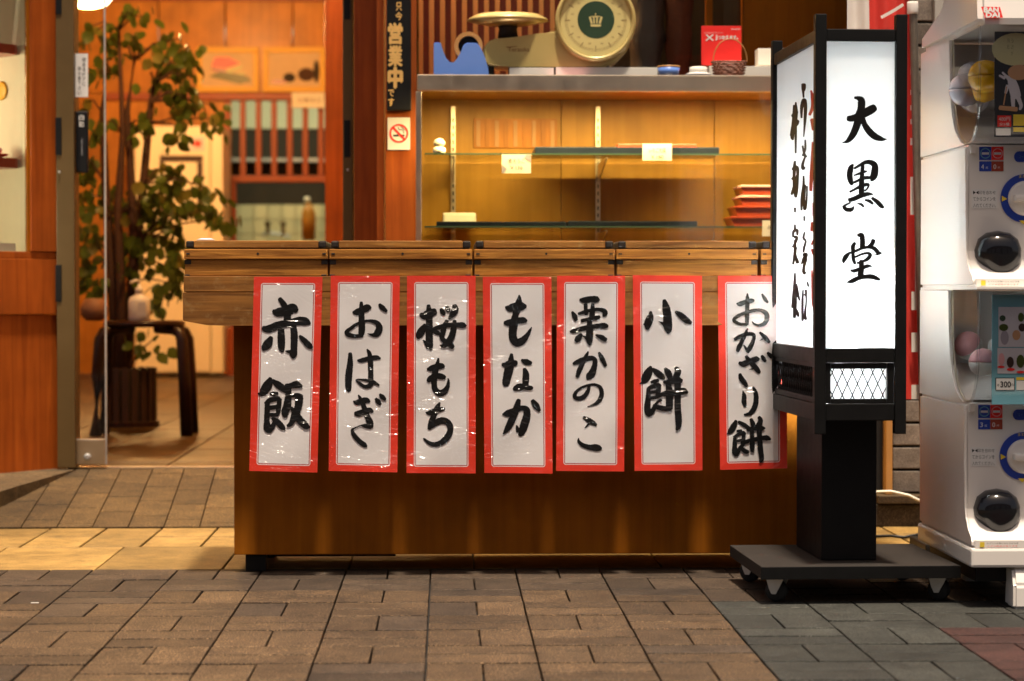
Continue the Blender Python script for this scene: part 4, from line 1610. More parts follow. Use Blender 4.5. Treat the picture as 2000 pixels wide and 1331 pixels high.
for (x0, y0, x1, y1) in ((1778, 108, 1781, 146), (1778, 176, 1783, 186), (1778, 206, 1784, 216), (1778, 233, 1785, 243), (1778, 270, 1787, 284), (1778, 346, 1791, 420), (1787, 460, 1791, 570), (1780, 570, 1797, 606), (1780, 650, 1797, 688), (1780, 752, 1797, 780)):
    rect_print('printed_mark', x0, y0, x1, y1, mp, 'white_cloth', cl, .001)
bm = bmesh.new()
pp = P(1784, 300, Yn - .03)
tube(bm, [(P(1810, 1040, Yn - .03).x, Yn - .03, 0.03), P(1797, 560, Yn - .03), P(1783, 0, Yn - .03), P(1768, -600, Yn - .03)], .0105, 12)
obj('pole', bm, 'pole_metal', nb, True)
pp = P(1810, 1040, Yn - .03)
box('pole_foot', pp.x - .02, pp.x + .14, Yn - .11, Yn + .09, .001, .03, 'black', nb, .006)
for y0, y1 in ((3, 27),):
    q, q2 = P(1784, y0, Yn - .04), P(1784, y1, Yn - .04)
    bm = bmesh.new()
    lathe(bm, [(.0135, q2.z), (.0145, q2.z + .004), (.0145, q.z - .004), (.0135, q.z)], (P(1782.5, 15, Yn - .03).x, Yn - .03, 0), 16)
    obj('pole_clip', bm, 'white_cloth', nb, True)

# ================================================================== COUNTER
YC, YTR = 5.36, 5.26                      # cabinet face, tray face
ct = thing('counter', 'brown wooden street counter with a wide plank tray on top', 'counter', P(1000, 1118, YC))
cl_, cr_ = P(457, 900, YC).x, P(1668, 900, YC).x
zc0 = P(800, 1083, YC).z
zt0 = P(800, 637, YTR).z
zt1 = P(800, 540, YTR).z
box('cabinet', cl_, cr_, YC, YC + .36, zc0, zt0 + .001, 'brown_panel', ct, .002)
tl, tr = P(357, 600, YTR).x, P(1768, 600, YTR).x
zp = P(800, 571, YTR).z
bm = bmesh.new()
zt = zt0
prism_y(bm, [(tl, zt + .012), (tl + .055, zt + .002), (tl + .09, zt + .001), (tr, zt + .001), (tr, zp - .0006), (tl, zp - .0006)], YTR, YTR + .028)
bmesh.ops.bevel(bm, geom=bm.edges[:], offset=.0015, segments=2, affect='EDGES')
obj('tray_plank', bm, 'tray_wood', ct)
box('tray_plank', tl + .002, tr - .002, YTR + .001, YTR + .028, zp + .0006, zt1, 'tray_wood', ct, .0015)
box('tray_bed', tl + .004, tr - .004, YTR + .029, YTR + .50, zt0 + .012, zt1 - .002, 'tray_wood', ct, .002)
for px in (500, 1620):
    q = P(px, 1100, YC + .02)
    w_ = .024
    box('foot', q.x - w_, q.x + w_, YC + .012, YC + .06, .0012, zc0 - .0005, 'black_paint', ct, .002)
    box('foot', q.x - w_, q.x + w_, YC + .29, YC + .34, .0012, zc0 - .0005, 'black_paint', ct, .002)
a_ = P(525, 1095, YC + .05)
box('foot_rail', a_.x, a_.x + .30, YC + .10, YC + .12, zc0 - .016, zc0 - .005, 'black_paint', ct, .002)

# lidded wooden boxes on the tray
edges = [(359.5, 640.5), (643, 922.5), (926, 1201), (1204, 1481), (1486, 1763)]
labs = ['lidded old wooden box at the plant end of the counter', 'lidded old wooden box above the second and third posters', 'lidded old wooden box above the middle poster of the row', 'lidded paler wooden box directly left of the box behind the lantern', 'lidded wooden box mostly hidden behind the lantern']
zA, zB, zC, zD = P(800, 470.5, YTR).z, P(800, 485, YTR).z, P(800, 507, YTR).z, zt1 + .0006
for k, (e0, e1) in enumerate(edges):
    x0, x1 = P(e0, 500, YTR).x, P(e1, 500, YTR).x
    bx = thing('wooden_box', labs[k], 'box', ((x0 + x1) / 2, YTR + .2, zD), 'lidded boxes on the counter')
    body = box('body', x0 + .001, x1 - .001, YTR + .006, YTR + .42, zD, zC - .0008, 'old_wood2', bx, .0015)
    lath = box('upper_lath', x0, x1, YTR + .001, YTR + .42, zC, zB - .0025, 'old_wood2', bx, .002)
    ld = box('lid', x0 + .022, x1 - .022, YTR + .003, YTR + .42, zB, zA, 'old_wood', bx, .002)
    for c0, c1 in ((x0 + .004, x0 + .0217), (x1 - .0217, x1 - .004)):
        cp = box('lid_cap', c0, c1, YTR + .002, YTR + .42, zB, zA - .0005, 'bracket', bx, .004)
        bm = bmesh.new()
        xm = c1 - .005 if c0 < (x0 + x1) / 2 else c0 + .004
        lathe(bm, [(.0016, 0), (.0016, .0008)], (xm, YTR + .002, (zA + zB) / 2 - .003), 8, 'Y')
        obj('nail', bm, 'nail', cp)
    for xx in (x0 + .005, x1 - .013):
        bm = bmesh.new()
        addbox(bm, xx, xx + .008, YTR - .0002, YTR + .002, zC + .011, zC + .0145, .0004, 1)
        obj('joint_pin', bm, 'nail', lath)
    for xx in (x0 + .0005, x1 - .0155):
        bm = bmesh.new()
        addbox(bm, xx, xx + .015, YTR + .0045, YTR + .01, zC - .0115, zC - .0015, .0008, 1)
        obj('corner_bracket', bm, 'bracket', body)
        bm = bmesh.new()
        addbox(bm, xx, xx + .012, YTR + .0048, YTR + .01, zD + .0002, zD + .0035, .0004, 1)
        obj('corner_bracket', bm, 'bracket', body)
    bm = bmesh.new()
    lathe(bm, [(.0028, 0), (.0028, .0006)], ((x0 + x1) / 2 + .004, YTR + .001, (zB + zC) / 2), 10, 'Y')
    obj('nail', bm, 'nail', lath)
cpn = P(402, 468, YTR + .06)
bm = bmesh.new()
lathe(bm, [(.02, 0), (.021, .003), (.012, .006)], (cpn.x, YTR + .06, zA + .0006), 20)
tag(obj('small_dish', bm, 'pale', None, True), 'small pale dish lying on the first wooden box', 'dish')

# ================================================================== POSTERS
YPO = YTR - .0015
QU = [((496, 541), (630, 541), (620, 923), (487, 920)), ((646, 539), (781, 539), (776, 923), (642, 920)), ((795, 539), (929, 539), (929, 925), (794, 924)),
      ((943, 541), (1077, 541), (1079, 925), (946, 924)), ((1088, 539), (1221, 539), (1219, 921), (1086, 920)), ((1236, 538), (1371, 539), (1372, 919), (1239, 920)), ((1402, 539), (1536, 539), (1537, 915), (1406, 918))]
S = 8.3214
CH = [
 [('red bean rice', 0)],
]
INK = []
# 赤飯
INK.append([zs(490, 560, S, [[(470,200,70),(540,300,100),(590,420,110),(590,560,120)], [(365,400,60),(430,420,140),(560,400,150),(680,360,170),(740,390,90)], [(200,680,80),(290,690,125),(450,630,130),(640,590,120),(800,560,140),(900,575,130),(960,605,40)], [(490,690,105),(495,850,125),(500,1000,105),(515,1050,60)], [(690,640,100),(705,800,120),(700,1000,110),(692,1100,125),(690,1155,60)], [(700,1080,110),(630,1060,60),(565,1050,20)], [(330,830,75),(280,925,145),(220,1000,110),(205,1030,50)], [(795,805,45),(850,860,85),(950,960,100),(995,990,50)]]),
 zs(490, 720, S, [[(320,160,60),(280,260,150),(210,370,140),(160,410,80),(118,405,20)], [(350,195,60),(440,262,110),(530,330,110),(590,372,75)], [(315,410,40),(370,412,72),(435,405,50)], [(230,565,35),(300,520,80),(400,490,85),(465,485,60)], [(470,500,70),(455,600,80),(445,700,75),(425,770,40)], [(270,560,80),(265,700,90),(260,850,95),(272,970,130),(300,1030,70)], [(260,645,75),(450,620,70)], [(260,755,65),(440,750,62)], [(295,1020,80),(350,950,85),(385,870,60)], [(350,810,50),(430,865,95),(510,950,95),(550,980,50)], [(570,282,70),(650,278,85),(740,262,120),(825,295,50)], [(612,290,90),(610,450,105),(590,600,130),(555,710,120),(560,780,70)], [(560,760,60),(600,740,30)], [(660,440,60),(760,435,75),(825,462,75)], [(785,480,140),(770,620,120),(720,750,125),(655,890,80),(595,930,45)], [(660,640,50),(730,740,110),(800,840,125),(900,930,110),(955,955,40)]])])
# おはぎ
INK.append([zs(640, 570, S, [[(415,335,45),(470,335,105),(560,300,110),(650,262,120),(695,265,55)], [(545,175,50),(550,300,85),(552,450,100),(555,600,110),(545,690,95)], [(560,715,60),(440,722,65),(340,700,80),(305,655,65),(370,600,58),(470,530,50),(600,480,40),(700,475,50),(800,510,80),(840,590,110),(800,680,110),(740,705,60),(650,685,12)], [(842,210,50),(890,262,85),(955,318,50)]]),
 zs(640, 570, S, [[(365,1005,60),(365,1150,95),(345,1331,115),(335,1480,110),(340,1570,95),(350,1610,65)], [(485,1115,25),(540,1120,70),(680,1085,75),(790,1070,75),(855,1085,30)], [(642,940,30),(680,1010,70),(695,1150,90),(700,1331,88),(700,1450,90)], [(712,1480,85),(680,1530,80),(600,1540,60),(520,1490,50),(462,1435,20),(560,1430,35),(660,1445,50),(740,1470,70),(835,1518,30)]]),
 zs(640, 730, S, [[(422,448,25),(470,470,85),(580,440,100),(640,435,90),(680,455,45)], [(450,650,70),(510,648,105),(620,612,90),(690,592,80),(730,620,45)], [(502,350,25),(540,420,60),(590,540,80),(640,680,90),(690,800,110),(702,865,85)], [(700,880,45),(620,850,70),(540,845,25),(430,890,25),(400,920,50),(430,1000,75),(520,1100,80),(600,1160,80),(632,1182,40)], [(785,410,50),(820,452,80),(855,498,50)], [(850,340,45),(890,378,80),(935,422,50)]])])
# 桜もち
INK.append([zs(790, 570, S, [[(265,372,70),(320,390,130),(420,350,140),(495,325,110)], [(390,225,60),(400,350,105),(403,550,115),(403,750,120),(415,880,100),(428,940,45)], [(400,890,115),(345,830,60),(302,790,15)], [(335,540,60),(280,635,125),(232,720,110),(218,755,55)], [(430,600,60),(520,660,80),(580,690,50)], [(592,285,50),(620,330,85),(648,368,50)], [(683,235,40),(700,275,85),(718,318,60)], [(812,228,80),(825,290,115),(780,370,100),(722,440,40)], [(475,590,35),(560,580,75),(700,545,75),(860,540,80),(950,545,95),(995,555,45)], [(690,475,60),(650,560,85),(620,680,85),(605,740,75),(650,800,80),(740,860,110),(785,905,70)], [(815,475,60),(800,600,95),(760,740,105),(690,840,105),(620,880,60),(578,870,20)]]),
 zs(790, 570, S, [[(550,1085,30),(535,1180,70),(500,1300,100),(482,1400,105),(482,1500,95),(500,1590,95),(570,1650,110),(650,1620,100),(700,1540,70),(715,1450,40),(706,1408,15)], [(375,1260,45),(430,1250,95),(540,1215,105),(610,1210,95),(642,1220,50)], [(385,1455,60),(425,1410,95),(520,1370,95),(610,1380,95),(655,1395,60)]]),
 zs(790, 730, S, [[(348,630,20),(400,640,80),(500,610,95),(600,580,75),(642,572,55)], [(570,475,35),(530,560,90),(480,680,90),(430,790,85),(402,895,60)], [(402,895,45),(470,830,90),(560,775,110),(640,765,110),(710,800,105),(745,880,100),(730,970,100),(670,1060,105),(580,1130,90),(480,1150,75),(390,1120,60),(313,1055,30)]])])
# もなか
INK.append([zs(940, 560, S, [[(615,140,20),(615,220,90),(585,350,125),(550,480,105),(530,600,140),(512,720,135),(515,830,130),(570,910,130),(660,885,120),(740,800,80),(800,700,40),(818,658,10)], [(398,332,40),(460,352,120),(570,322,125),(660,322,135),(720,322,65)], [(380,590,60),(440,590,105),(560,562,100),(680,548,105),(730,562,55)]]),
 zs(940, 700, S, [[(345,100,55),(400,110,105),(500,82,115),(565,82,95)], [(490,-65,50),(480,50,105),(450,180,145),(420,300,138),(402,400,125),(405,435,90)], [(655,28,35),(730,62,100),(808,80,60)], [(700,175,60),(725,260,108),(720,360,112),(720,440,100)], [(745,430,60),(680,448,85),(600,462,95),(535,500,55),(600,512,35),(700,492,50),(790,482,80),(830,485,50)]]),
 zs(940, 700, S, [[(345,910,25),(420,900,110),(520,862,105),(640,812,85),(730,832,105),(738,940,125),(692,1100,135),(655,1205,110),(625,1250,65)], [(600,1180,80),(572,1095,30)], [(608,680,70),(580,780,105),(530,920,115),(470,1060,115),(410,1165,85),(352,1232,15)], [(832,690,65),(888,770,108),(945,850,55)]])])
# 栗かのこ
INK.append([zs(1085, 560, S, [[(400,215,45),(460,222,95),(580,207,105),(670,212,110),(702,225,55)], [(490,290,65),(490,360,65),(500,450,65)], [(605,290,55),(600,400,85),(590,500,95)], [(272,415,40),(310,482,85),(332,545,65)], [(375,442,45),(450,420,58),(560,390,58),(680,372,58),(780,390,75),(805,435,85),(775,478,40)], [(425,555,55),(540,528,55),(650,512,75),(715,492,50)], [(240,735,35),(300,720,72),(500,670,80),(700,640,80),(790,637,95),(845,645,50)], [(550,560,80),(555,700,112),(550,820,118),(550,905,90),(555,950,35)], [(418,775,50),(370,840,105),(335,885,70)], [(432,800,20),(480,820,40),(510,850,50)], [(655,787,30),(740,822,80),(815,868,70)]]),
 zs(1085, 560, S, [[(290,1255,45),(360,1225,82),(480,1180,85),(590,1165,80),(640,1200,82),(630,1300,90),(590,1410,120),(540,1470,110),(515,1512,25)], [(530,1062,30),(490,1140,60),(430,1260,78),(380,1380,80),(352,1465,60)], [(706,1075,40),(750,1160,78),(812,1285,60)]]),
 zs(1085, 730, S, [[(545,190,50),(540,240,55),(500,330,70),(430,395,80),(340,400,70),(310,360,70),(340,290,50),(430,225,40),(550,185,40),(640,180,45),(720,220,60),(750,310,75),(720,420,75),(650,490,50),(518,537,10)]]),
 zs(1085, 730, S, [[(458,712,50),(540,762,88),(620,810,78),(655,838,50)], [(540,815,40),(500,860,25),(472,885,8)], [(375,1048,15),(375,1100,50),(440,1160,70),(550,1195,85),(650,1200,115),(718,1212,85),(740,1215,45)]])])
# 小餅
INK.append([zs(1235, 560, S, [[(518,225,60),(550,350,125),(570,500,142),(575,620,148),(585,710,115),(580,755,50)], [(555,650,95),(485,595,40),(428,567,10)], [(300,410,40),(290,500,115),(252,610,130),(245,690,60)], [(240,620,80),(185,610,30)], [(705,412,45),(780,462,95),(880,550,105),(950,592,60)]]),
 zs(1235, 700, S, [[(300,140,50),(260,235,138),(200,350,128),(160,398,50),(118,413,12)], [(330,175,50),(400,232,105),(480,300,98),(512,330,50)], [(305,392,40),(360,377,70),(420,357,50)], [(245,500,45),(330,460,78),(420,442,78),(455,450,50)], [(430,460,75),(420,540,85),(400,600,55)], [(260,490,60),(255,650,88),(242,800,108),(260,895,108),(278,930,65)], [(270,560,48),(420,535,55)], [(270,648,55),(400,628,55),(480,592,50)], [(290,910,70),(340,830,78),(400,720,40),(465,675,48)], [(345,772,60),(450,805,85),(550,820,80),(640,800,55)], [(532,168,50),(580,235,105),(618,330,85)], [(702,158,60),(740,212,108),(700,310,98)], [(510,390,45),(600,382,95),(720,352,105),(795,370,72)], [(445,592,50),(560,572,95),(700,560,105),(830,532,105),(890,560,45)], [(580,390,85),(600,560,118),(600,700,118),(600,790,115),(600,840,60)], [(730,330,108),(735,560,105),(735,800,108),(750,1000,108),(745,1110,90),(716,1160,40)]])])
# おかざり餅
INK.append([zs(1405, 560, S, [[(280,275,20),(330,285,78),(430,250,68),(520,230,78),(558,230,45)], [(455,115,22),(455,220,70),(450,400,70),(448,520,70),(445,615,58)], [(440,618,50),(340,610,50),(252,570,58),(242,530,58),(320,470,58),(430,425,52),(560,390,58),(680,390,58),(760,440,78),(770,520,82),(730,600,68),(650,630,42),(570,610,28),(532,572,18)], [(692,125,30),(740,200,62),(782,258,40)]]),
 zs(1405, 560, S, [[(248,860,50),(320,820,65),(430,775,62),(520,770,62),(560,800,58),(540,900,65),(490,1000,80),(455,1060,65)], [(440,1020,50),(392,950,20)], [(455,685,25),(420,770,60),(370,880,65),(320,980,75),(292,1048,55)], [(658,748,40),(740,830,78),(810,905,50)], [(705,850,30),(652,880,8)]]),
 zs(1405, 680, S, [[(325,242,55),(390,260,98),(500,212,88),(600,182,98),(635,190,55)], [(432,135,50),(480,200,78),(560,290,88),(620,360,78),(650,400,50)], [(482,350,8),(560,335,30)], [(332,425,50),(352,490,82),(410,570,82),(446,620,50)], [(688,128,42),(715,170,72),(745,215,50)], [(783,78,42),(820,115,68),(852,158,50)]]),
 zs(1405, 680, S, [[(380,695,15),(400,780,75),(400,880,82),(418,945,50)], [(548,635,30),(585,720,72),(595,840,85),(570,960,88),(500,1060,72),(402,1085,30)]]),
 zs(1405, 770, S, [[(270,435,50),(230,522,98),(180,600,88),(122,655,15)], [(310,452,50),(400,502,72),(470,552,68)], [(285,600,40),(355,597,48)], [(235,700,42),(310,652,58),(390,632,68),(415,650,40)], [(390,645,65),(385,760,65),(350,800,38)], [(250,690,60),(245,850,78),(250,945,98),(268,990,62)], [(250,765,45),(390,742,45)], [(270,985,70),(330,880,68),(400,800,48),(470,780,40)], [(355,880,58),(420,930,78),(470,938,50)], [(510,405,50),(535,470,78),(560,540,68)], [(640,378,60),(668,430,78),(630,520,98)], [(455,580,58),(560,552,78),(660,552,105),(735,556,32)], [(425,760,40),(560,740,72),(700,712,72),(770,712,88),(825,735,42)], [(520,560,68),(530,720,78),(530,850,85),(535,925,62)], [(640,520,88),(650,700,82),(665,900,88),(685,1050,78),(662,1098,52)]])])
PLAB = ['red-bordered poster with two heavy characters, at the plant end of the row', 'red-bordered poster with three loose characters and blue glare', 'red-bordered poster starting with a kanji above two round kana', 'red-bordered poster with three kana, middle of the row', 'red-bordered poster with one kanji above three thin kana', 'red-bordered poster with a three-stroke character above a dense one', 'red-bordered poster with five small characters, partly behind the lantern']
for k, q in enumerate(QU):
    c4 = [P(x, y, YPO) for x, y in q]
    ph = k * 1.7

    def disp(u, v, ph=ph):
        return -.0035 * v ** 1.5 * (1 + .5 * math.sin(3 * u + ph)) - .0013 * math.sin(u * 5.5 + ph + v * 3) * min(1, v * 3) - .0009 * math.sin(v * 13 + ph * 2 + u * 4) * min(1, v * 4)

    po = thing('menu_poster', PLAB[k], 'poster', ((c4[2] + c4[3]) / 2), 'menu posters hung on the counter')
    bm = bmesh.new()
    uvl = bm.loops.layers.uv.new('UVMap')
    nx, nv = 12, 36
    g = {}
    for i in range(nx + 1):
        for j in range(nv + 1):
            u, v = i / nx, j / nv
            p = c4[0].lerp(c4[1], u).lerp(c4[3].lerp(c4[2], u), v)
            g[i, j] = bm.verts.new(p + Vector((0, disp(u, v), 0)))
    for i in range(nx):
        for j in range(nv):
            f = bm.faces.new((g[i, j], g[i, j + 1], g[i + 1, j + 1], g[i + 1, j]))
            for lp, (a_, b_) in zip(f.loops, ((i, j), (i, j + 1), (i + 1, j + 1), (i + 1, j))):
                lp[uvl].uv = ((a_ / nx - .5) * .158, (.5 - b_ / nv) * .452)
    obj('sheet', bm, 'poster', po, True)

    def mapper(px, py, lift, q=q, disp=disp):
        v = (py - q[0][1]) / (q[3][1] - q[0][1])
        lx = q[0][0] + (q[3][0] - q[0][0]) * v
        rx = q[1][0] + (q[2][0] - q[1][0]) * v
        u = (px - lx) / (rx - lx)
        vv = min(max(v, 0), 1)
        return P(px, py, YPO) + Vector((0, disp(u, vv) - lift - .0004, 0))
    for ci, st_ in enumerate(INK[k]):
        obj('brush_character', brush(st_, mapper), 'ink_grey' if (k == 6 and ci == 0) else 'ink', po)

# ================================================================== LANTERN SIGN
LC, LROT = Vector((.8627, 5.02, 0)), R(2.0)
LM = Matrix.Translation(LC) @ Matrix.Rotation(LROT, 4, 'Z')
lan = thing('lantern_sign', 'tall black-framed lit lantern sign on a wheeled base', 'lantern', (LC.x, LC.y, 0))


def nbox(name, x0, x1, y0, y1, z0, z1, mat, parent=None, bev=.002):
    bm = bmesh.new()
    addbox(bm, x0, x1, y0, y1, z0, z1, bev)
    bmesh.ops.transform(bm, matrix=LM, verts=bm.verts[:])
    return obj(name, bm, mat, parent or lan)


HW, HD = .0975, .265
PW = .024
zPT, zPB = 1.240, .360
# posts
for sx in (-1, 1):
    for sy in (-1, 1):
        nbox('post', sx * HW, sx * (HW - PW), sy * HD, sy * (HD - PW), zPB, zPT if True else zPT, 'black_paint')
z_beams = [(1.184, 1.209), (.510, .541), (.388, .424)]
for z0, z1 in z_beams:
    for sy in (-1, 1):
        nbox('cross_beam', -HW + PW + .0005, HW - PW - .0005, sy * (HD - .003), sy * (HD - .020), z0, z1, 'black_paint')
    for sx in (-1, 1):
        nbox('cross_beam', sx * (HW - .003), sx * (HW - .020), -HD + PW + .0005, HD - PW - .0005, z0, z1, 'black_paint')
# inner frame of the small windows
for sy in (-1, 1):
    for (x0, x1, z0, z1) in ((-HW + PW + .001, -.062, .4245, .5095), (.058, HW - PW - .001, .4245, .5095), (-.0615, .0575, .497, .5095), (-.0615, .0575, .4245, .434)):
        nbox('window_frame', x0, x1, sy * (HD - .007), sy * (HD - .018), z0, z1, 'black_paint', None, .001)
for sx in (-1, 1):
    nbox('window_frame', sx * (HW - .007), sx * (HW - .018), -HD + PW + .001, HD - PW - .001, .4245, .436, 'black_paint', None, .001)
    nbox('window_frame', sx * (HW - .007), sx * (HW - .018), -HD + PW + .001, HD - PW - .001, .500, .5095, 'black_paint', None, .001)
# luminous sheets
iw, idp = HW - .012, HD - .012
shF = nbox('light_panel', -iw + .013, iw - .013, -idp - .0012, -idp + .0012, .5415, 1.1835, 'lantern_sheet', None, 0)
nbox('light_panel', -iw + .013, iw - .013, idp - .0012, idp + .0012, .5415, 1.1835, 'lantern_sheet', None, 0)
shL = nbox('light_panel', -iw - .0012, -iw + .0012, -idp + .013, idp - .013, .5415, 1.1835, 'lantern_sheet', None, 0)
nbox('light_panel', iw - .0012, iw + .0012, -idp + .013, idp - .013, .5415, 1.1835, 'lantern_sheet', None, 0)
nbox('light_panel', -.0615, .0575, -HD + .021, -HD + .0225, .425, .509, 'lantern_sheet', None, 0)
for sx in (-1, 1):
    nbox('dark_backing', sx * (HW - .024), sx * (HW - .0225), -HD + .03, HD - .03, .425, .509, 'base_top', None, 0)
nbox('bottom_board', -HW + .021, HW - .021, -HD + .024, HD - .024, .396, .406, 'black_paint')
nbox('top_board', -HW + .021, HW - .021, -HD + .021, HD - .021, 1.196, 1.204, 'black_paint')
# diamond lattices
def lattice(axis, side, a0, a1, z0, z1, pitch, hgt, off):
    bm = bmesh.new()
    n = int((a1 - a0) / pitch) + 8
    for d in (-1, 1):
        for k in range(-6, n):
            s0 = a0 + k * pitch
            # line a = s0 + d*(z - z0)*pitch/hgt  clipped to the window
            za_, zb_ = z0, z1
            A = s0 + (0 if d > 0 else (z1 - z0) * pitch / hgt)
            pts = []
            for z in [z0 + (z1 - z0) * i / 24 for i in range(25)]:
                a = A + d * (z - z0) * pitch / hgt
                if a0 <= a <= a1:
                    pts.append((a, z))
            if len(pts) >= 2:
                p0, p1 = pts[0], pts[-1]
                if axis == 'x':
                    tube(bm, [(p0[0], off + .0006 * d, p0[1]), (p1[0], off + .0006 * d, p1[1])], .0014, 5)
                else:
                    tube(bm, [(off + .0006 * d, p0[0], p0[1]), (off + .0006 * d, p1[0], p1[1])], .0014, 5)
    bmesh.ops.transform(bm, matrix=LM, verts=bm.verts[:])
    obj('lattice', bm, 'black_paint', lan)


lattice('x', -1, -.0615, .0575, .434, .497, .0215, .047, -HD + .012)
for sx in (-1, 1):
    lattice('y', sx, -HD + .03, HD - .03, .436, .500, .0215, .047, sx * (HD * 0 + HW - .013))
# pillar and base
nbox('pillar', -.058, .062, -.145, .140, .0812, .3955, 'black_paint')
bx0, bx1, by0, by1 = -.205, .218, -.245, .175
base = nbox('base_board', bx0, bx1, by0, by1, .0535, .080, 'base_top', None, .0015)
nbox('base_edge', bx0 - .002, bx1 + .002, by0 - .003, by0 - .0005, .0532, .0795, 'black_paint', None, .0008)
for cx in (-.165, .185):
    for cy in (-.200, .135):
        cs = nbox('caster_plate', cx - .028, cx + .028, cy - .024, cy + .024, .0505, .0530, 'zinc', None, .0005)
        bm = bmesh.new()
        for sx in (-1, 1):
            prism_x(bm, [(cy - .022, .0503), (cy + .018, .0503), (cy + .012, .030), (cy + .006, .018), (cy - .004, .018)], cx + sx * .0125, cx + sx * .0145)
        bmesh.ops.transform(bm, matrix=LM @ Matrix.Translation((cx, cy, 0)) @ Matrix.Rotation(R(55), 4, 'Z') @ Matrix.Translation((-cx, -cy, 0)), verts=bm.verts[:])
        obj('caster_fork', bm, 'zinc', cs)
        bm = bmesh.new()
        prof = [(.008, -.011), (.021, -.010), (.0235, -.006), (.0235, .006), (.021, .010), (.008, .011)]
        lathe(bm, prof, (0, 0, 0), 26, 'Y')
        bmesh.ops.transform(bm, matrix=LM @ Matrix.Translation((cx, cy, .0245)) @ Matrix.Rotation(R(55 + 90), 4, 'Z') @ Matrix.Translation((0, 0, 0)), verts=bm.verts[:])
        obj('caster_wheel', bm, 'rubber', cs, True)
# lettering on the front and left sheets
fn = (LM.to_3x3() @ Vector((0, -1, 0))).normalized()
fp = LM @ Vector((0, -idp - .0014, 0))
ln_ = (LM.to_3x3() @ Vector((-1, 0, 0))).normalized()
lp_ = LM @ Vector((-iw - .0014, 0, 0))


def mapF(px, py, lift):
    return PL(px, py, fp + fn * lift, fn)


def mapL(px, py, lift):
    return PL(px, py, lp_ + ln_ * lift, ln_)


F1, F2 = 11.093, 10.236
front_chars = [
 zs(1620, 180, F1, [[(405,575,120),(480,575,145),(600,535,150),(760,465,180),(900,385,190),(975,340,160)], [(545,125,50),(620,135,95),(690,190,165),(690,350,165),(650,500,180),(600,700,165),(520,900,150),(420,1040,110),(330,1090,45),(268,1090,10)], [(720,560,110),(760,700,125),(860,850,150),(980,960,150),(1100,1010,115),(1180,1028,65),(1245,1020,12)]]),
 zs(1620, 300, F2, [[(472,225,45),(430,290,110),(405,420,120),(420,540,110),(450,620,65)], [(500,300,50),(600,240,60),(720,180,85),(830,182,105),(908,250,130),(900,400,150),(870,490,130),(840,540,60)], [(665,240,75),(655,400,85),(645,550,105),(640,700,115),(640,830,110)], [(492,440,30),(580,410,50),(690,370,58),(755,355,20)], [(470,590,48),(580,540,58),(700,490,72),(830,485,65)], [(410,768,45),(500,722,50),(620,660,68),(740,622,72),(785,632,45),(760,700,38),(705,748,38)], [(395,935,85),(500,905,95),(640,842,98),(780,812,78),(875,820,20)], [(420,985,30),(320,1035,50),(280,1075,60)], [(290,1080,70),(350,1125,85),(440,1120,85),(488,1065,30)], [(555,1000,15),(640,1022,58),(680,1065,45)], [(715,932,40),(800,955,68),(865,1008,50)], [(855,895,60),(950,965,88),(1040,1055,88),(1080,1085,45)]]),
 zs(1620, 440, F2, [[(570,205,60),(640,205,105),(660,300,105),(660,440,105)], [(510,358,60),(470,425,88),(470,510,78)], [(880,305,88),(850,380,88),(785,430,68)], [(400,560,55),(330,630,98),(285,715,78),(285,755,35)], [(400,560,45),(520,520,58),(660,462,58),(800,442,68),(900,472,85),(980,555,85),(1040,560,35)], [(975,590,35),(890,600,20)], [(470,560,68),(480,680,78),(510,770,58)], [(515,640,40),(650,582,48),(770,562,58),(815,602,78),(760,680,78),(660,730,48),(560,760,48)], [(640,720,95),(640,850,108),(620,1000,128)], [(430,905,42),(500,915,78),(620,870,68),(760,822,78),(858,825,15)], [(355,1145,25),(450,1120,88),(580,1060,88),(700,1035,88),(850,1032,98),(975,1080,70),(1008,1092,42)]])]
for st_ in front_chars:
    obj('brush_character', brush(st_, mapF, 1.4, .12), 'ink_plain', shF)
LS = 4.75
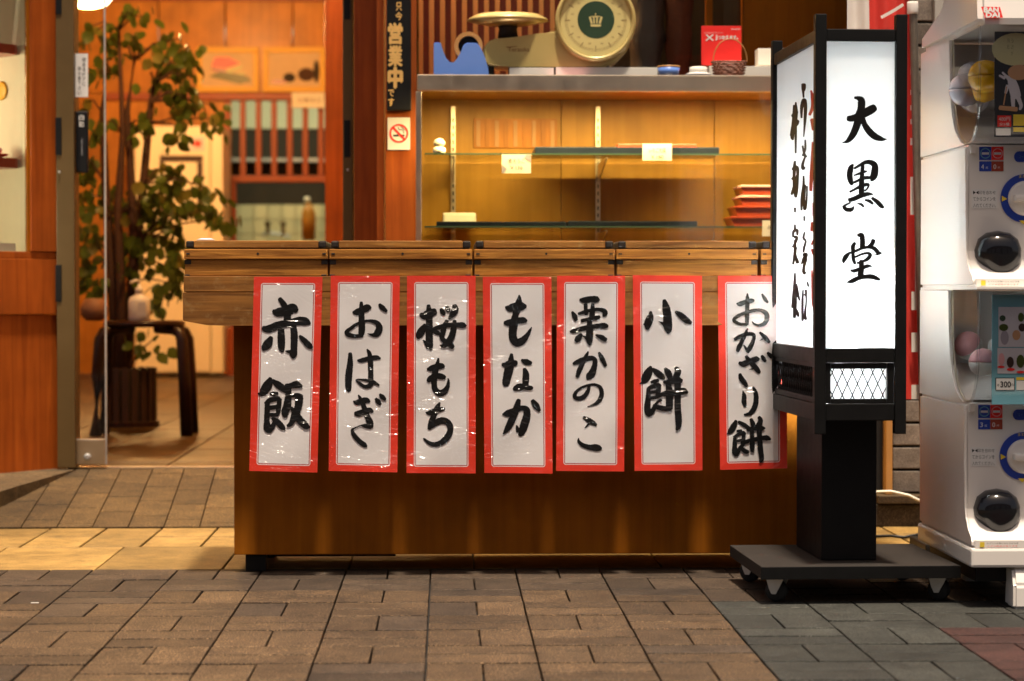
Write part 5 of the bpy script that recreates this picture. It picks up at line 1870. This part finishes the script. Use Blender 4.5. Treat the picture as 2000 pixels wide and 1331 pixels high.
left_black = zs(1520, 140, LS, [[(145,315,10),(150,380,20),(140,480,18),(130,600,20),(137,632,10)], [(163,288,8),(165,380,20),(160,480,16),(162,600,13),(162,755,9)], [(130,415,16),(150,402,28),(170,372,20)], [(120,595,14),(140,512,22),(165,482,28),(180,458,20)],
 [(155,835,12),(150,900,18),(145,1000,14),(148,1100,15),(160,1165,12)], [(132,910,12),(155,890,20),(178,902,18),(181,1000,13),(175,1100,13),(165,1165,11)], [(130,1000,14),(150,970,13)], [(124,1140,14),(140,1080,12),(165,980,11)], [(165,1105,9),(170,965,9)], [(155,1268,13),(156,1305,10)],
 [(235,122,24),(235,160,23),(232,190,13),(235,240,9)], [(216,428,10),(218,330,18),(240,268,23),(252,330,19),(248,450,15),(236,605,5)], [(250,638,8),(250,720,12),(228,780,11)], [(226,692,10),(240,760,13),(255,792,16)], [(250,790,9),(227,860,15),(230,900,18),(245,890,11)], [(235,972,9),(235,1050,13),(218,1180,15),(215,1285,11)], [(216,1180,10),(235,1090,15),(248,1062,13),(240,1200,13),(246,1275,17),(262,1200,11),(268,1065,8)]]) + \
 zs(1520, 400, LS, [[(242,112,12),(242,148,10)], [(155,188,10),(155,240,15)], [(137,300,10),(142,250,15),(174,240,17),(177,280,11)], [(150,300,14),(173,310,16),(150,370,13),(134,392,11)], [(155,330,11),(155,450,17),(137,552,11)], [(165,400,13),(160,460,11),(178,538,20)], [(155,638,10),(150,750,16),(130,955,13)], [(165,740,13),(180,820,15),(197,888,9)], [(155,800,18),(155,900,22),(150,1045,17)], [(150,850,13),(178,850,11)], [(155,960,13),(175,1000,17),(187,1036,13)],
 [(245,258,9),(235,310,13),(255,340,11),(240,400,13),(235,440,11)], [(240,472,23),(260,462,20),(240,510,23),(226,538,15)], [(216,548,9),(255,502,18),(240,570,15),(236,620,18),(248,638,18)], [(230,795,9),(225,900,13),(225,1075,13)], [(242,840,9),(264,822,11)], [(256,795,14),(260,900,9),(250,1000,13),(255,1065,13)], [(250,1000,9),(246,1050,17),(263,1058,13)], [(270,722,11),(280,758,12)]])
left_black = [[(x, y, wd * 1.8) for x, y, wd in st_] for st_ in left_black]
for a_, b_ in ((0, 4), (4, 9), (9, 10), (10, 12), (12, 15), (15, 17), (17, 18), (18, 23), (23, 28), (28, 31), (31, 36)):
    obj('brush_character', brush(left_black[a_:b_], mapL, 1.2, .08), 'ink_plain', shL)
left_red = zs(1520, 140, LS, [[(304,178,10),(318,240,22),(318,330,22),(292,400,18)], [(320,450,34),(325,540,18)], [(318,658,10),(318,800,22),(306,1000,24),(301,1105,18)], [(325,860,22),(333,1000,13)], [(330,1222,18),(334,1318,13)]]) + \
 zs(1520, 400, LS, [[(330,4,18),(330,100,18)], [(320,172,26),(316,238,28)], [(311,370,13),(329,332,13),(334,350,10)], [(320,420,26),(333,466,18)], [(311,612,10),(318,750,18),(325,900,22),(338,955,24)]])
left_red = [[(x, y, wd * 1.5) for x, y, wd in st_] for st_ in left_red]
obj('red_lettering', brush(left_red, mapL, 1.2, .08), 'ink_red', shL)
for z, e in ((.58, 4.8), (.68, 2.6)):
    for y in (-.13, .13):
        p = LM @ Vector((0, y, z))
        light('lantern_lamp', 'POINT', p, e, (.92, .97, 1.0), .03)
p = LM @ Vector((0, -.21, .47))
light('lantern_lamp', 'POINT', p, .28, (.95, .98, 1.0), .012)

# ================================================================== CAPSULE MACHINES
GX, GW = 1.094, .345
GYF, GYB = 4.765, 5.22                    # panel face, back
ZU = .668                                 # foot of the upper machine
DZ = -.543


def arc(pts, n=6):
    return [(p[0], p[1]) for p in catmull([(a, b, 0) for a, b in pts], .02)]


def capsule_machine(zo, label, upper):
    m = thing('capsule_machine', label, 'vending machine', (GX + .17, GYB - .2, ZU + zo - (0 if upper else .0)), 'stacked capsule vending machines')
    def z_(v): return v + zo
    # lower body with a lip that swells forward at the foot
    bm = bmesh.new()
    prof = [(GYB, z_(.670)), (GYB, z_(.968)), (GYF + .002, z_(.968)), (GYF, z_(.962)), (GYF, z_(.745)), (GYF - .008, z_(.725)), (GYF - .032, z_(.700)), (GYF - .062, z_(.692)), (GYF - .075, z_(.686)), (GYF - .075, z_(.670))]
    prism_x(bm, prof, GX, GX + GW)
    bmesh.ops.bevel(bm, geom=[e for e in bm.edges if abs(e.verts[0].co.x - e.verts[1].co.x) < 1e-5], offset=.006, segments=3, affect='EDGES')
    body = obj('body', bm, 'white_plastic', m)
    # side walls of the capsule bin with a curved front edge
    curve = [(4.925, 1.205), (4.922, 1.16), (4.915, 1.10), (4.895, 1.04), (4.86, 1.0), (4.815, .978), (4.79, .972)]
    curve = arc(curve)
    for x0 in (GX, GX + GW - .006):
        bm = bmesh.new()
        pr_ = [(GYB, z_(.969)), (GYB, z_(1.206))] + [(y, z_(z)) for y, z in curve] + [(4.78, z_(.969))]
        prism_x(bm, pr_, x0, x0 + .006)
        obj('side_wall', bm, 'white_plastic', m)
        # cream inner lip
        bm = bmesh.new()
        pr_ = [(y, z_(z)) for y, z in curve] + [(y + .022, z_(z) + .004) for y, z in curve[::-1]]
        prism_x(bm, pr_, x0 + .007, x0 + .011)
        obj('bin_lip', bm, 'cream_plastic', m)
    box('bin_back', GX + .007, GX + GW - .007, 5.00, 5.01, z_(.97), z_(1.204), 'white_plastic', m, 0)
    bm = bmesh.new()
    prism_x(bm, [(4.998, z_(.971)), (4.998, z_(1.045)), (4.80, z_(.973))], GX + .012, GX + GW - .012)
    obj('bin_slope', bm, 'white_plastic', m)
    # clear cover
    cov = [(4.925, 1.205), (4.66, 1.205), (4.652, 1.15), (4.655, 1.08), (4.67, 1.02), (4.70, .985), (4.73, .972), (4.79, .972)]
    bm = bmesh.new()
    out = [(4.66, 1.205), (4.652, 1.15), (4.655, 1.08), (4.67, 1.02), (4.70, .985), (4.73, .972), (4.78, .970)]
    out = arc(out)
    a_ = [bm.verts.new((GX + .002, y, z_(z))) for y, z in out]
    b_ = [bm.verts.new((GX + GW - .002, y, z_(z))) for y, z in out]
    for i in range(len(out) - 1):
        bm.faces.new((a_[i], b_[i], b_[i + 1], a_[i + 1]))
    side = [(y, z) for y, z in curve[::-1]]
    for x0, ring in ((GX + .002, a_), (GX + GW - .002, b_)):
        bm.faces.new(ring + [bm.verts.new((x0, y, z_(z))) for y, z in side])
    obj('clear_cover', bm, 'clear_plastic', m)
    # thick bright rim of the cover
    bm = bmesh.new()
    tube(bm, [(GX + .003, y, z_(z)) for y, z in out], .0032, 6)
    obj('cover_rim', bm, 'clear_plastic', m)
    bm = bmesh.new()
    tube(bm, [(GX + .001, y, z_(z)) for y, z in curve], .0025, 6)
    obj('cover_rim', bm, 'clear_plastic', m)
    # top plate or header
    if upper:
        bm = bmesh.new()
        prism_x(bm, [(GYB, z_(1.207)), (GYB, z_(1.25)), (5.02, z_(1.262)), (4.985, z_(1.275)), (4.955, z_(1.31)), (4.92, z_(1.37)), (4.86, z_(1.40)), (4.75, z_(1.41)), (4.70, z_(1.38)), (4.66, z_(1.28)), (4.650, z_(1.22)), (4.652, z_(1.207))], GX, GX + GW)
        bmesh.ops.bevel(bm, geom=[e for e in bm.edges if abs(e.verts[0].co.x - e.verts[1].co.x) < 1e-5], offset=.012, segments=4, affect='EDGES')
        hd = obj('header', bm, 'white_plastic', m, False)
        mp = lambda px, py, lift: PL(px, py, Vector((0, 4.6475 - lift, 1.25)), Vector((0, 1, -.135)).normalized())
        bm = bmesh.new()
        quad(bm, [mp(1916, 13.5, .0002), mp(1953, 14, .0002), mp(1959, 35, .0002), mp(1924, 35, .0002)])
        lg = obj('logo_plate', bm, 'red', hd)
        lettering('BAN', 1936, 19.5, 28, 9, mp, 'white', lg, bold=.8)
        lettering('DAI', 1939, 29.5, 26, 9, mp, 'white', lg, bold=.8)
    else:
        box('top_plate', GX + .001, GX + GW - .001, 4.66, GYB, z_(1.2065), z_(1.2125), 'white_plastic', m, .001)
    # ---- control panel
    base_py = 0 if upper else None
    F_ = lambda px, py, lift: P(px, py, GYF - .0006) + Vector((0, -lift, zo))
    def rp(name, x0, y0, x1, y1, mat, par, lift=.0003):
        return rect_print(name, x0, y0, x1, y1, F_, mat, par, lift)
    p1, p2 = P(1891, 281, GYF), P(1905, 301, GYF)
    hg = box('hinge', p1.x + .003, p2.x, GYF - .010, GYF - .0005, p2.z + zo, p1.z + zo - .002, 'white_plastic', body, .002)
    rp('count_sticker', 1912.5, 287, 1936, 313, 'deepblue', body)
    rp('count_sticker', 1936.3, 287, 1960, 313, 'red', body)
    rp('count_sticker', 1912.5, 315.5, 1936, 335, 'deepblue', body)
    rp('count_sticker', 1936.3, 315.5, 1960, 335, 'lacquer_red', body)
    for x, mt in ((1924.5, 'teal'), (1948.5, 'pink')):
        bm = bmesh.new()
        ring_print(bm, F_, x, 300, 8.6, 10, .0006)
        obj('sticker_ring', bm, mt, body)
        rp('sticker_band', x - 7, 298, x + 7, 302.5, 'pale', body, .0006)
    lettering('4' if upper else '3', 1919, 326, 5.5, 9, F_, 'white', body)
    lettering('回', 1927.5, 328, 4, 4, F_, 'white', body)
    lettering('0', 1943, 326, 5.5, 9, F_, 'white', body)
    lettering('円', 1951, 328, 4, 4, F_, 'white', body)
    # coin slot pill
    bm = bmesh.new()
    pill = [(1981 + 9 + 9.5 * math.cos(a), 306.5 + 10.5 * math.sin(a)) for a in [math.pi / 2 + math.pi * k / 12 for k in range(13)]] + [(2060, 296), (2060, 317)]
    bm.faces.new([bm.verts.new(F_(x, y, .0004)) for x, y in pill])
    obj('coin_sign', bm, 'deepblue', body)
    lettering('コイン', 1998, 306.5, 17, 6, F_, 'teal', body)
    # instruction label
    rp('instruction_label', 1897.5, 369.5, 1948, 407.5, 'white', body, .0003)
    for i, s_ in enumerate(('▶◀印を合わせ', 'てからコインを', '入れてください。')):
        lettering(s_, 1922.5, 376.5 + i * 12.5, 44, 7.5, F_, 'ink_plain', body)
    # dial
    dcen = P(2001, 388, GYF) + Vector((0, 0, zo))
    bm = bmesh.new()
    lathe(bm, [(.051, 0), (.051, .003), (.036, .0045)], dcen, 48, 'Y')
    dlr = obj('dial_ring', bm, 'deepblue', body)
    bm = bmesh.new()
    lathe(bm, [(.0365, .0), (.0365, .008), (.034, .012), (.030, .013)], dcen, 40, 'Y')
    obj('dial_knob', bm, 'white_plastic', dlr, True)
    box('knob_grip', dcen.x - .028, dcen.x + .028, GYF - .034, GYF - .0125, dcen.z - .007, dcen.z + .007, 'white_plastic', dlr, .005)
    FD = lambda px, py, lift: P(px, py, GYF - .0046) + Vector((0, -lift, zo))
    bm = bmesh.new()
    bm.faces.new([bm.verts.new(FD(x, y, .0006)) for x, y in ((1956.5, 382.5), (1967, 389), (1956.5, 394.5))])
    obj('arrow_print', bm, 'yellow', dlr)
    bm = bmesh.new()
    bm.faces.new([bm.verts.new(FD(x, y, .0006)) for x, y in ((1990, 431), (2008, 431), (1999, 439))])
    obj('arrow_print', bm, 'yellow', dlr)
    lettering('まわす', 2001, 345, 22, 6, FD, 'yellow', dlr)
    # capsule outlet: dark egg-shaped flap with a pointed foot
    bm = bmesh.new()
    oc = P(1948, 497, GYF)
    sh_ = [(0, -46), (22, -42), (38, -30), (45, -12), (45, 6), (40, 22), (28, 38), (12, 51), (2, 54), (-8, 52), (-24, 36), (-38, 18), (-45, 6), (-45, -8), (-38, -30), (-22, -42)]
    sh_ = [(a, b) for a, b in sh_]
    rings = []
    for f_, dpt in ((1.0, 0), (.985, .010), (.93, .020), (.80, .031), (.6, .038), (.35, .042), (.1, .043)):
        rings.append([bm.verts.new(P(1948 + x * f_, 497 + y * f_ - (1 - f_) * 6, GYF) + Vector((0, -dpt, zo))) for x, y in sh_])
    for a_, b_ in zip(rings, rings[1:]):
        for k in range(len(sh_)):
            bm.faces.new((a_[k], a_[(k + 1) % len(sh_)], b_[(k + 1) % len(sh_)], b_[k]))
    bm.faces.new(rings[-1])
    fl = obj('capsule_outlet', bm, 'black', body, True)
    fl.data.materials[0] = M['flap']
    # caution strip
    FS = lambda px, py, lift: P(px, py, GYF - .0765) + Vector((0, -lift, zo))
    rp2 = lambda x0, y0, x1, y1, mt: rect_print('caution_print', x0, y0, x1, y1, FS, mt, body, .0003)
    rp2(1916, 548, 1925, 558, 'yellow')
    lettering('カプセルを開けるときは注意', 1960, 550.5, 62, 3, FS, 'ink_plain', body, 'caution_print')
    lettering('小さな部品があります', 1960, 556, 60, 3, FS, 'red', body, 'caution_print')
    return m, F_


M['flap'] = plain('smoked_plastic', (.006, .006, .008), .14, 0, .1, coat=.2, spec=.4)
m_up, FU = capsule_machine(0.0, 'white capsule vending machine on top of the stack, red logo on its header', True)
m_lo, FL = capsule_machine(DZ, 'white capsule vending machine at the bottom of the stack, teal display card inside', False)
# base of the stack
st_base = thing('machine_stand', 'white plastic stand with feet under the capsule machines', 'stand', (GX + .17, 5.0, 0))
box('plinth', GX - .003, GX + GW + .003, GYF - .078, GYB + .004, .086, ZU + DZ + .0015, 'white_plastic', st_base, .006)
for (x0, y0) in ((GX + .085, GYF - .09), (GX + .25, GYF - .09), (GX + .085, GYB - .09), (GX + .25, GYB - .09)):
    bm = bmesh.new()
    prism_x(bm, [(y0 + .005, .0005), (y0 + .085, .0005), (y0 + .075, .0855), (y0 + .02, .0855), (y0 + .006, .05)], x0, x0 + .07)
    bmesh.ops.bevel(bm, geom=bm.edges[:], offset=.006, segments=2, affect='EDGES')
    obj('foot', bm, 'white_plastic', st_base)
box('underframe', GX + .02, GX + .3, GYF - .02, GYB - .02, .05, .085, 'black', st_base, .003)

# what is inside the machines
def card(name, px0, py0, px1, py1, Y, mat, parent):
    return pbox(name, px0, py0, px1, py1, Y, .003, mat, parent, 0)


Yk = 4.70
cu = card('display_card', 1943, 62, 2075, 268, Yk, 'card_dark', m_up)
mp = flat(Yk - .0003)
bm = bmesh.new()
disc(bm, mp, 1985, 97, 48, 32)
obj('moon_print', bm, 'moon', cu)
for s_, x in (('月見', 1969, ), ('うさぎ', 1977, )):
    for i, ch in enumerate(s_):
        lettering(ch, x, 80 + i * 12, 5, 8, mp, 'ink_plain', cu)
bm = bmesh.new()
disc(bm, mp, 1990, 142, 22, 15, .0007)
obj('round_print', bm, 'tan_print', cu)
bm = brush([[(1958, 142, 4), (1966, 150, 6), (1976, 158, 14)], [(1952, 148, 4), (1962, 153, 6)], [(1975, 155, 15), (1980, 172, 20), (1984, 188, 20)], [(1968, 168, 7), (1964, 182, 5)], [(1978, 190, 9), (1979, 214, 6)], [(1988, 190, 9), (1994, 206, 7), (1992, 214, 5)]], mp, 1.5, .1)
obj('rabbit_print', bm, 'pale', cu)
bm = brush([[(1966, 170, 2), (1960, 205, 2.5)], [(1953, 211, 9), (1985, 214, 9)]], lambda x, y, l: mp(x, y, l + .0006), 1.5, .1)
obj('mallet_print', bm, 'tan_print', cu)
for (x0, y0, x1, y1, mt) in ((1948, 226, 1975, 248, 'red'), (1945, 251, 1974, 265, 'white'), (1979, 224, 2060, 246, 'yellow'), (1979, 249, 2060, 258, 'yellow')):
    rect_print('price_print', x0, y0, x1, y1, mp, mt, cu, .0003)
lettering('400円', 1961.5, 233, 22, 8, lambda x, y, l: mp(x, y, l + .0003), 'white', cu)
lettering('全5種', 1961.5, 243, 20, 6, lambda x, y, l: mp(x, y, l + .0003), 'white', cu)
Yk2 = 4.70
clo = card('display_card', 1938, 576, 2075, 790, Yk2, 'teal', m_lo)
mp = flat(Yk2 - .0003)
for (x0, y0, x1, y1, mt) in ((1950, 600, 2060, 678, 'pale'), (1948, 680, 2060, 730, 'pale')):
    rect_print('photo_print', x0, y0, x1, y1, mp, mt, clo, .0003)
for (x, y, rx, ry, mt) in ((1960, 640, 9, 7, 'leaf'), (1958, 622, 6, 6, 'green'), (1962, 660, 8, 14, 'purple'), (1985, 655, 8, 10, 'tan_print'), (1994, 620, 6, 9, 'leaf'), (1996, 640, 7, 8, 'planter'), (1956, 702, 6, 12, 'pink'), (1973, 708, 7, 11, 'planter'), (1993, 706, 8, 13, 'leaf'), (1974, 722, 8, 3, 'red'), (1955, 717, 7, 2.5, 'red'), (1993, 727, 8, 2.5, 'red')):
    bm = bmesh.new()
    disc(bm, mp, x, y, rx, ry, .0006 + rx * .00003, 14)
    obj('figure_print', bm, mt, clo)
rect_print('price_print', 1944, 738, 1982, 763, mp, 'ink_plain', clo, .0003)
rect_print('price_print', 1945.5, 739.5, 1980.5, 761.5, mp, 'white', clo, .0006)
lettering('300', 1964, 751, 20, 11, lambda x, y, l: mp(x, y, l + .0005), 'ink_plain', clo, bold=.3)
lettering('各', 1949.5, 752.5, 5, 5, lambda x, y, l: mp(x, y, l + .0005), 'ink_plain', clo)
lettering('円', 1977, 752.5, 4.5, 5, lambda x, y, l: mp(x, y, l + .0005), 'ink_plain', clo)
rect_print('price_print', 1985, 737, 2060, 743, mp, 'yellow', clo, .0003)
rect_print('price_print', 1985, 744, 2060, 762, mp, 'white', clo, .0003)
# capsules
for (px, py, Y, r_, mt, lab) in ((1886, 176, 4.86, .036, 'purple', 'silvery violet capsule low in the upper machine'), (1902, 152, 4.90, .036, 'purple', 'silvery violet capsule resting on another in the upper machine'), (1924, 150, 4.78, .036, 'amber', 'glossy yellow capsule behind the upper machine cover'), (1922, 170, 4.84, .034, 'amber', 'glossy yellow capsule deep in the upper machine'), (1920, 708, 4.80, .030, 'pink', 'pink and white capsule in the lower machine')):
    q = P(px, py, Y)
    cp = thing('toy_capsule', lab, 'capsule', q - Vector((0, 0, r_)), 'toy capsules in the machines')
    for nm, z0, z1, mm in (('lower_half', -1.0, -.02, 'clear_plastic' if mt != 'pink' else 'white'), ('upper_half', .02, 1.0, mt)):
        bm = bmesh.new()
        prof = []
        for k in range(9):
            t = z0 + (z1 - z0) * k / 8
            prof.append((max(.001, math.sqrt(max(0, 1 - t * t))) * r_, t * r_))
        lathe(bm, prof, q, 22)
        obj(nm, bm, mt if mm == 'clear_plastic' else mm, cp, True)

# scrap of paper on the bricks, more capsules
q = G(67, 1178, .0016)
bm = bmesh.new()
addbox(bm, q.x - .007, q.x + .009, q.y - .002, q.y + .002, .0012, .0026)
tag(obj('paper_scrap', bm, 'white'), 'tiny white scrap of paper on the brown bricks', 'litter')
CR = random.Random(5)
names = ['pale', 'pink', 'white', 'teal']
for k in range(9):
    up = k < 5
    r_ = .031
    x = GX + .05 + (k % 5) * .058
    y = 4.90 + .05 * (k % 2)
    zz = (1.075 if up else 1.075 + DZ) + .01 * (k % 2)
    mt = names[k % 4]
    cp = thing('toy_capsule', ('pale grey toy capsule nearest the clear side of the upper machine', 'pink and white toy capsule in the upper machine', 'all white toy capsule in the upper machine', 'teal toy capsule in the upper machine', 'pale grey toy capsule at the far end of the upper machine', 'pink and white toy capsule at the back of the lower machine', 'all white toy capsule in the lower machine', 'teal toy capsule in the lower machine', 'pale grey toy capsule in the lower machine')[k], 'capsule', (x, y, zz - r_), 'toy capsules in the machines')
    for nm, z0, z1, mm in (('lower_half', -1.0, -.02, 'white'), ('upper_half', .02, 1.0, mt)):
        bm = bmesh.new()
        lathe(bm, [(max(.001, math.sqrt(max(0, 1 - t * t))) * r_, t * r_) for t in [z0 + (z1 - z0) * i / 8 for i in range(9)]], (0, 0, 0), 20)
        bmesh.ops.transform(bm, matrix=Matrix.Translation((x, y, zz)) @ Matrix.Rotation(CR.uniform(-1, 1), 4, 'X') @ Matrix.Rotation(CR.uniform(-1, 1), 4, 'Y'), verts=bm.verts[:])
        obj(nm, bm, mm, cp, True)

# ------------------------------------------------------------------ the place goes on past the frame
bm = bmesh.new()
PR = random.Random(21)
for i in range(-20, 21):
    for j in range(-14, 5):
        cx, cy = X0 + .2 * i + .1, Y0 + .2 * j + .1
        d = (Vector((cx, cy, 0)) - CAM)
        u = 1000 + FPX * d.dot(RIGHT) / d.dot(FWD)
        if not (u < -140 or u > 2140 or cy < 3.55):
            continue
        vert = (i + j) % 2 != 0
        mi = 0
        if cx > .566 and cy < 4.85:
            mi = 3 if (cx > .966 and cy < 4.45 and cx < 1.8) else 2
        elif PR.random() < .2 or cy > 5.03:
            mi = 1
        for k in (-.05, .05):
            x, y = (cx + k, cy) if vert else (cx, cy + k)
            hx, hy = (.0481, .0957) if vert else (.0982, .0457)
            if y + hy > 5.425:
                continue
            n0 = len(bm.faces)
            addbox(bm, x - hx, x + hx, y - hy, y + hy, -.022, PR.uniform(-.0009, .0009))
            bm.faces.ensure_lookup_table()
            for f in bm.faces[n0:]:
                f.material_index = mi
tag(obj('outer_paving', bm, list(KINDS), pavement), kind='stuff')
bm = bmesh.new()
for i in range(-15, 2):
    for j in range(0, 29):
        x, y = -.15 + .3 * i, 7.41 + .3 * j
        d = Vector((x, y, Z_SHOP)) - CAM
        u = 1000 + FPX * d.dot(RIGHT) / d.dot(FWD)
        if not 90 < u < 560:
            addbox(bm, x - .148, x + .148, y - .148, y + .148, Z_SHOP - .012, Z_SHOP + PR.uniform(-.0006, .0006))
tag(obj('outer_tiles', bm, 'floor_tile', shop_floor), kind='stuff')
xa_, xb_ = P(100, 400, YB).x, P(637, 400, YB).x
box('wall_panel', -4.29, xa_ - .002, YB + .02, YB + .07, Z_SHOP, 2.8, 'tan_panel', inner, 0)
box('wall_panel', xb_ + .004, .349, YB + .02, YB + .07, Z_SHOP, P(700, 184, YB).z, 'tan_panel', inner, 0)
box('wall_panel', xa_, .349, YB + .06, YB + .10, P(300, -58, YB).z, 2.8, 'tan_panel', inner, 0)
box('rear_wall', -4.29, .349, 19.3, 19.4, Z_SHOP, 2.8, 'cream_wall', shop, 0)
box('plaster_wall', 1.86, 3.6, Yg - .028, Yg + .018, .0, 1.249, 'plaster', sw, 0)
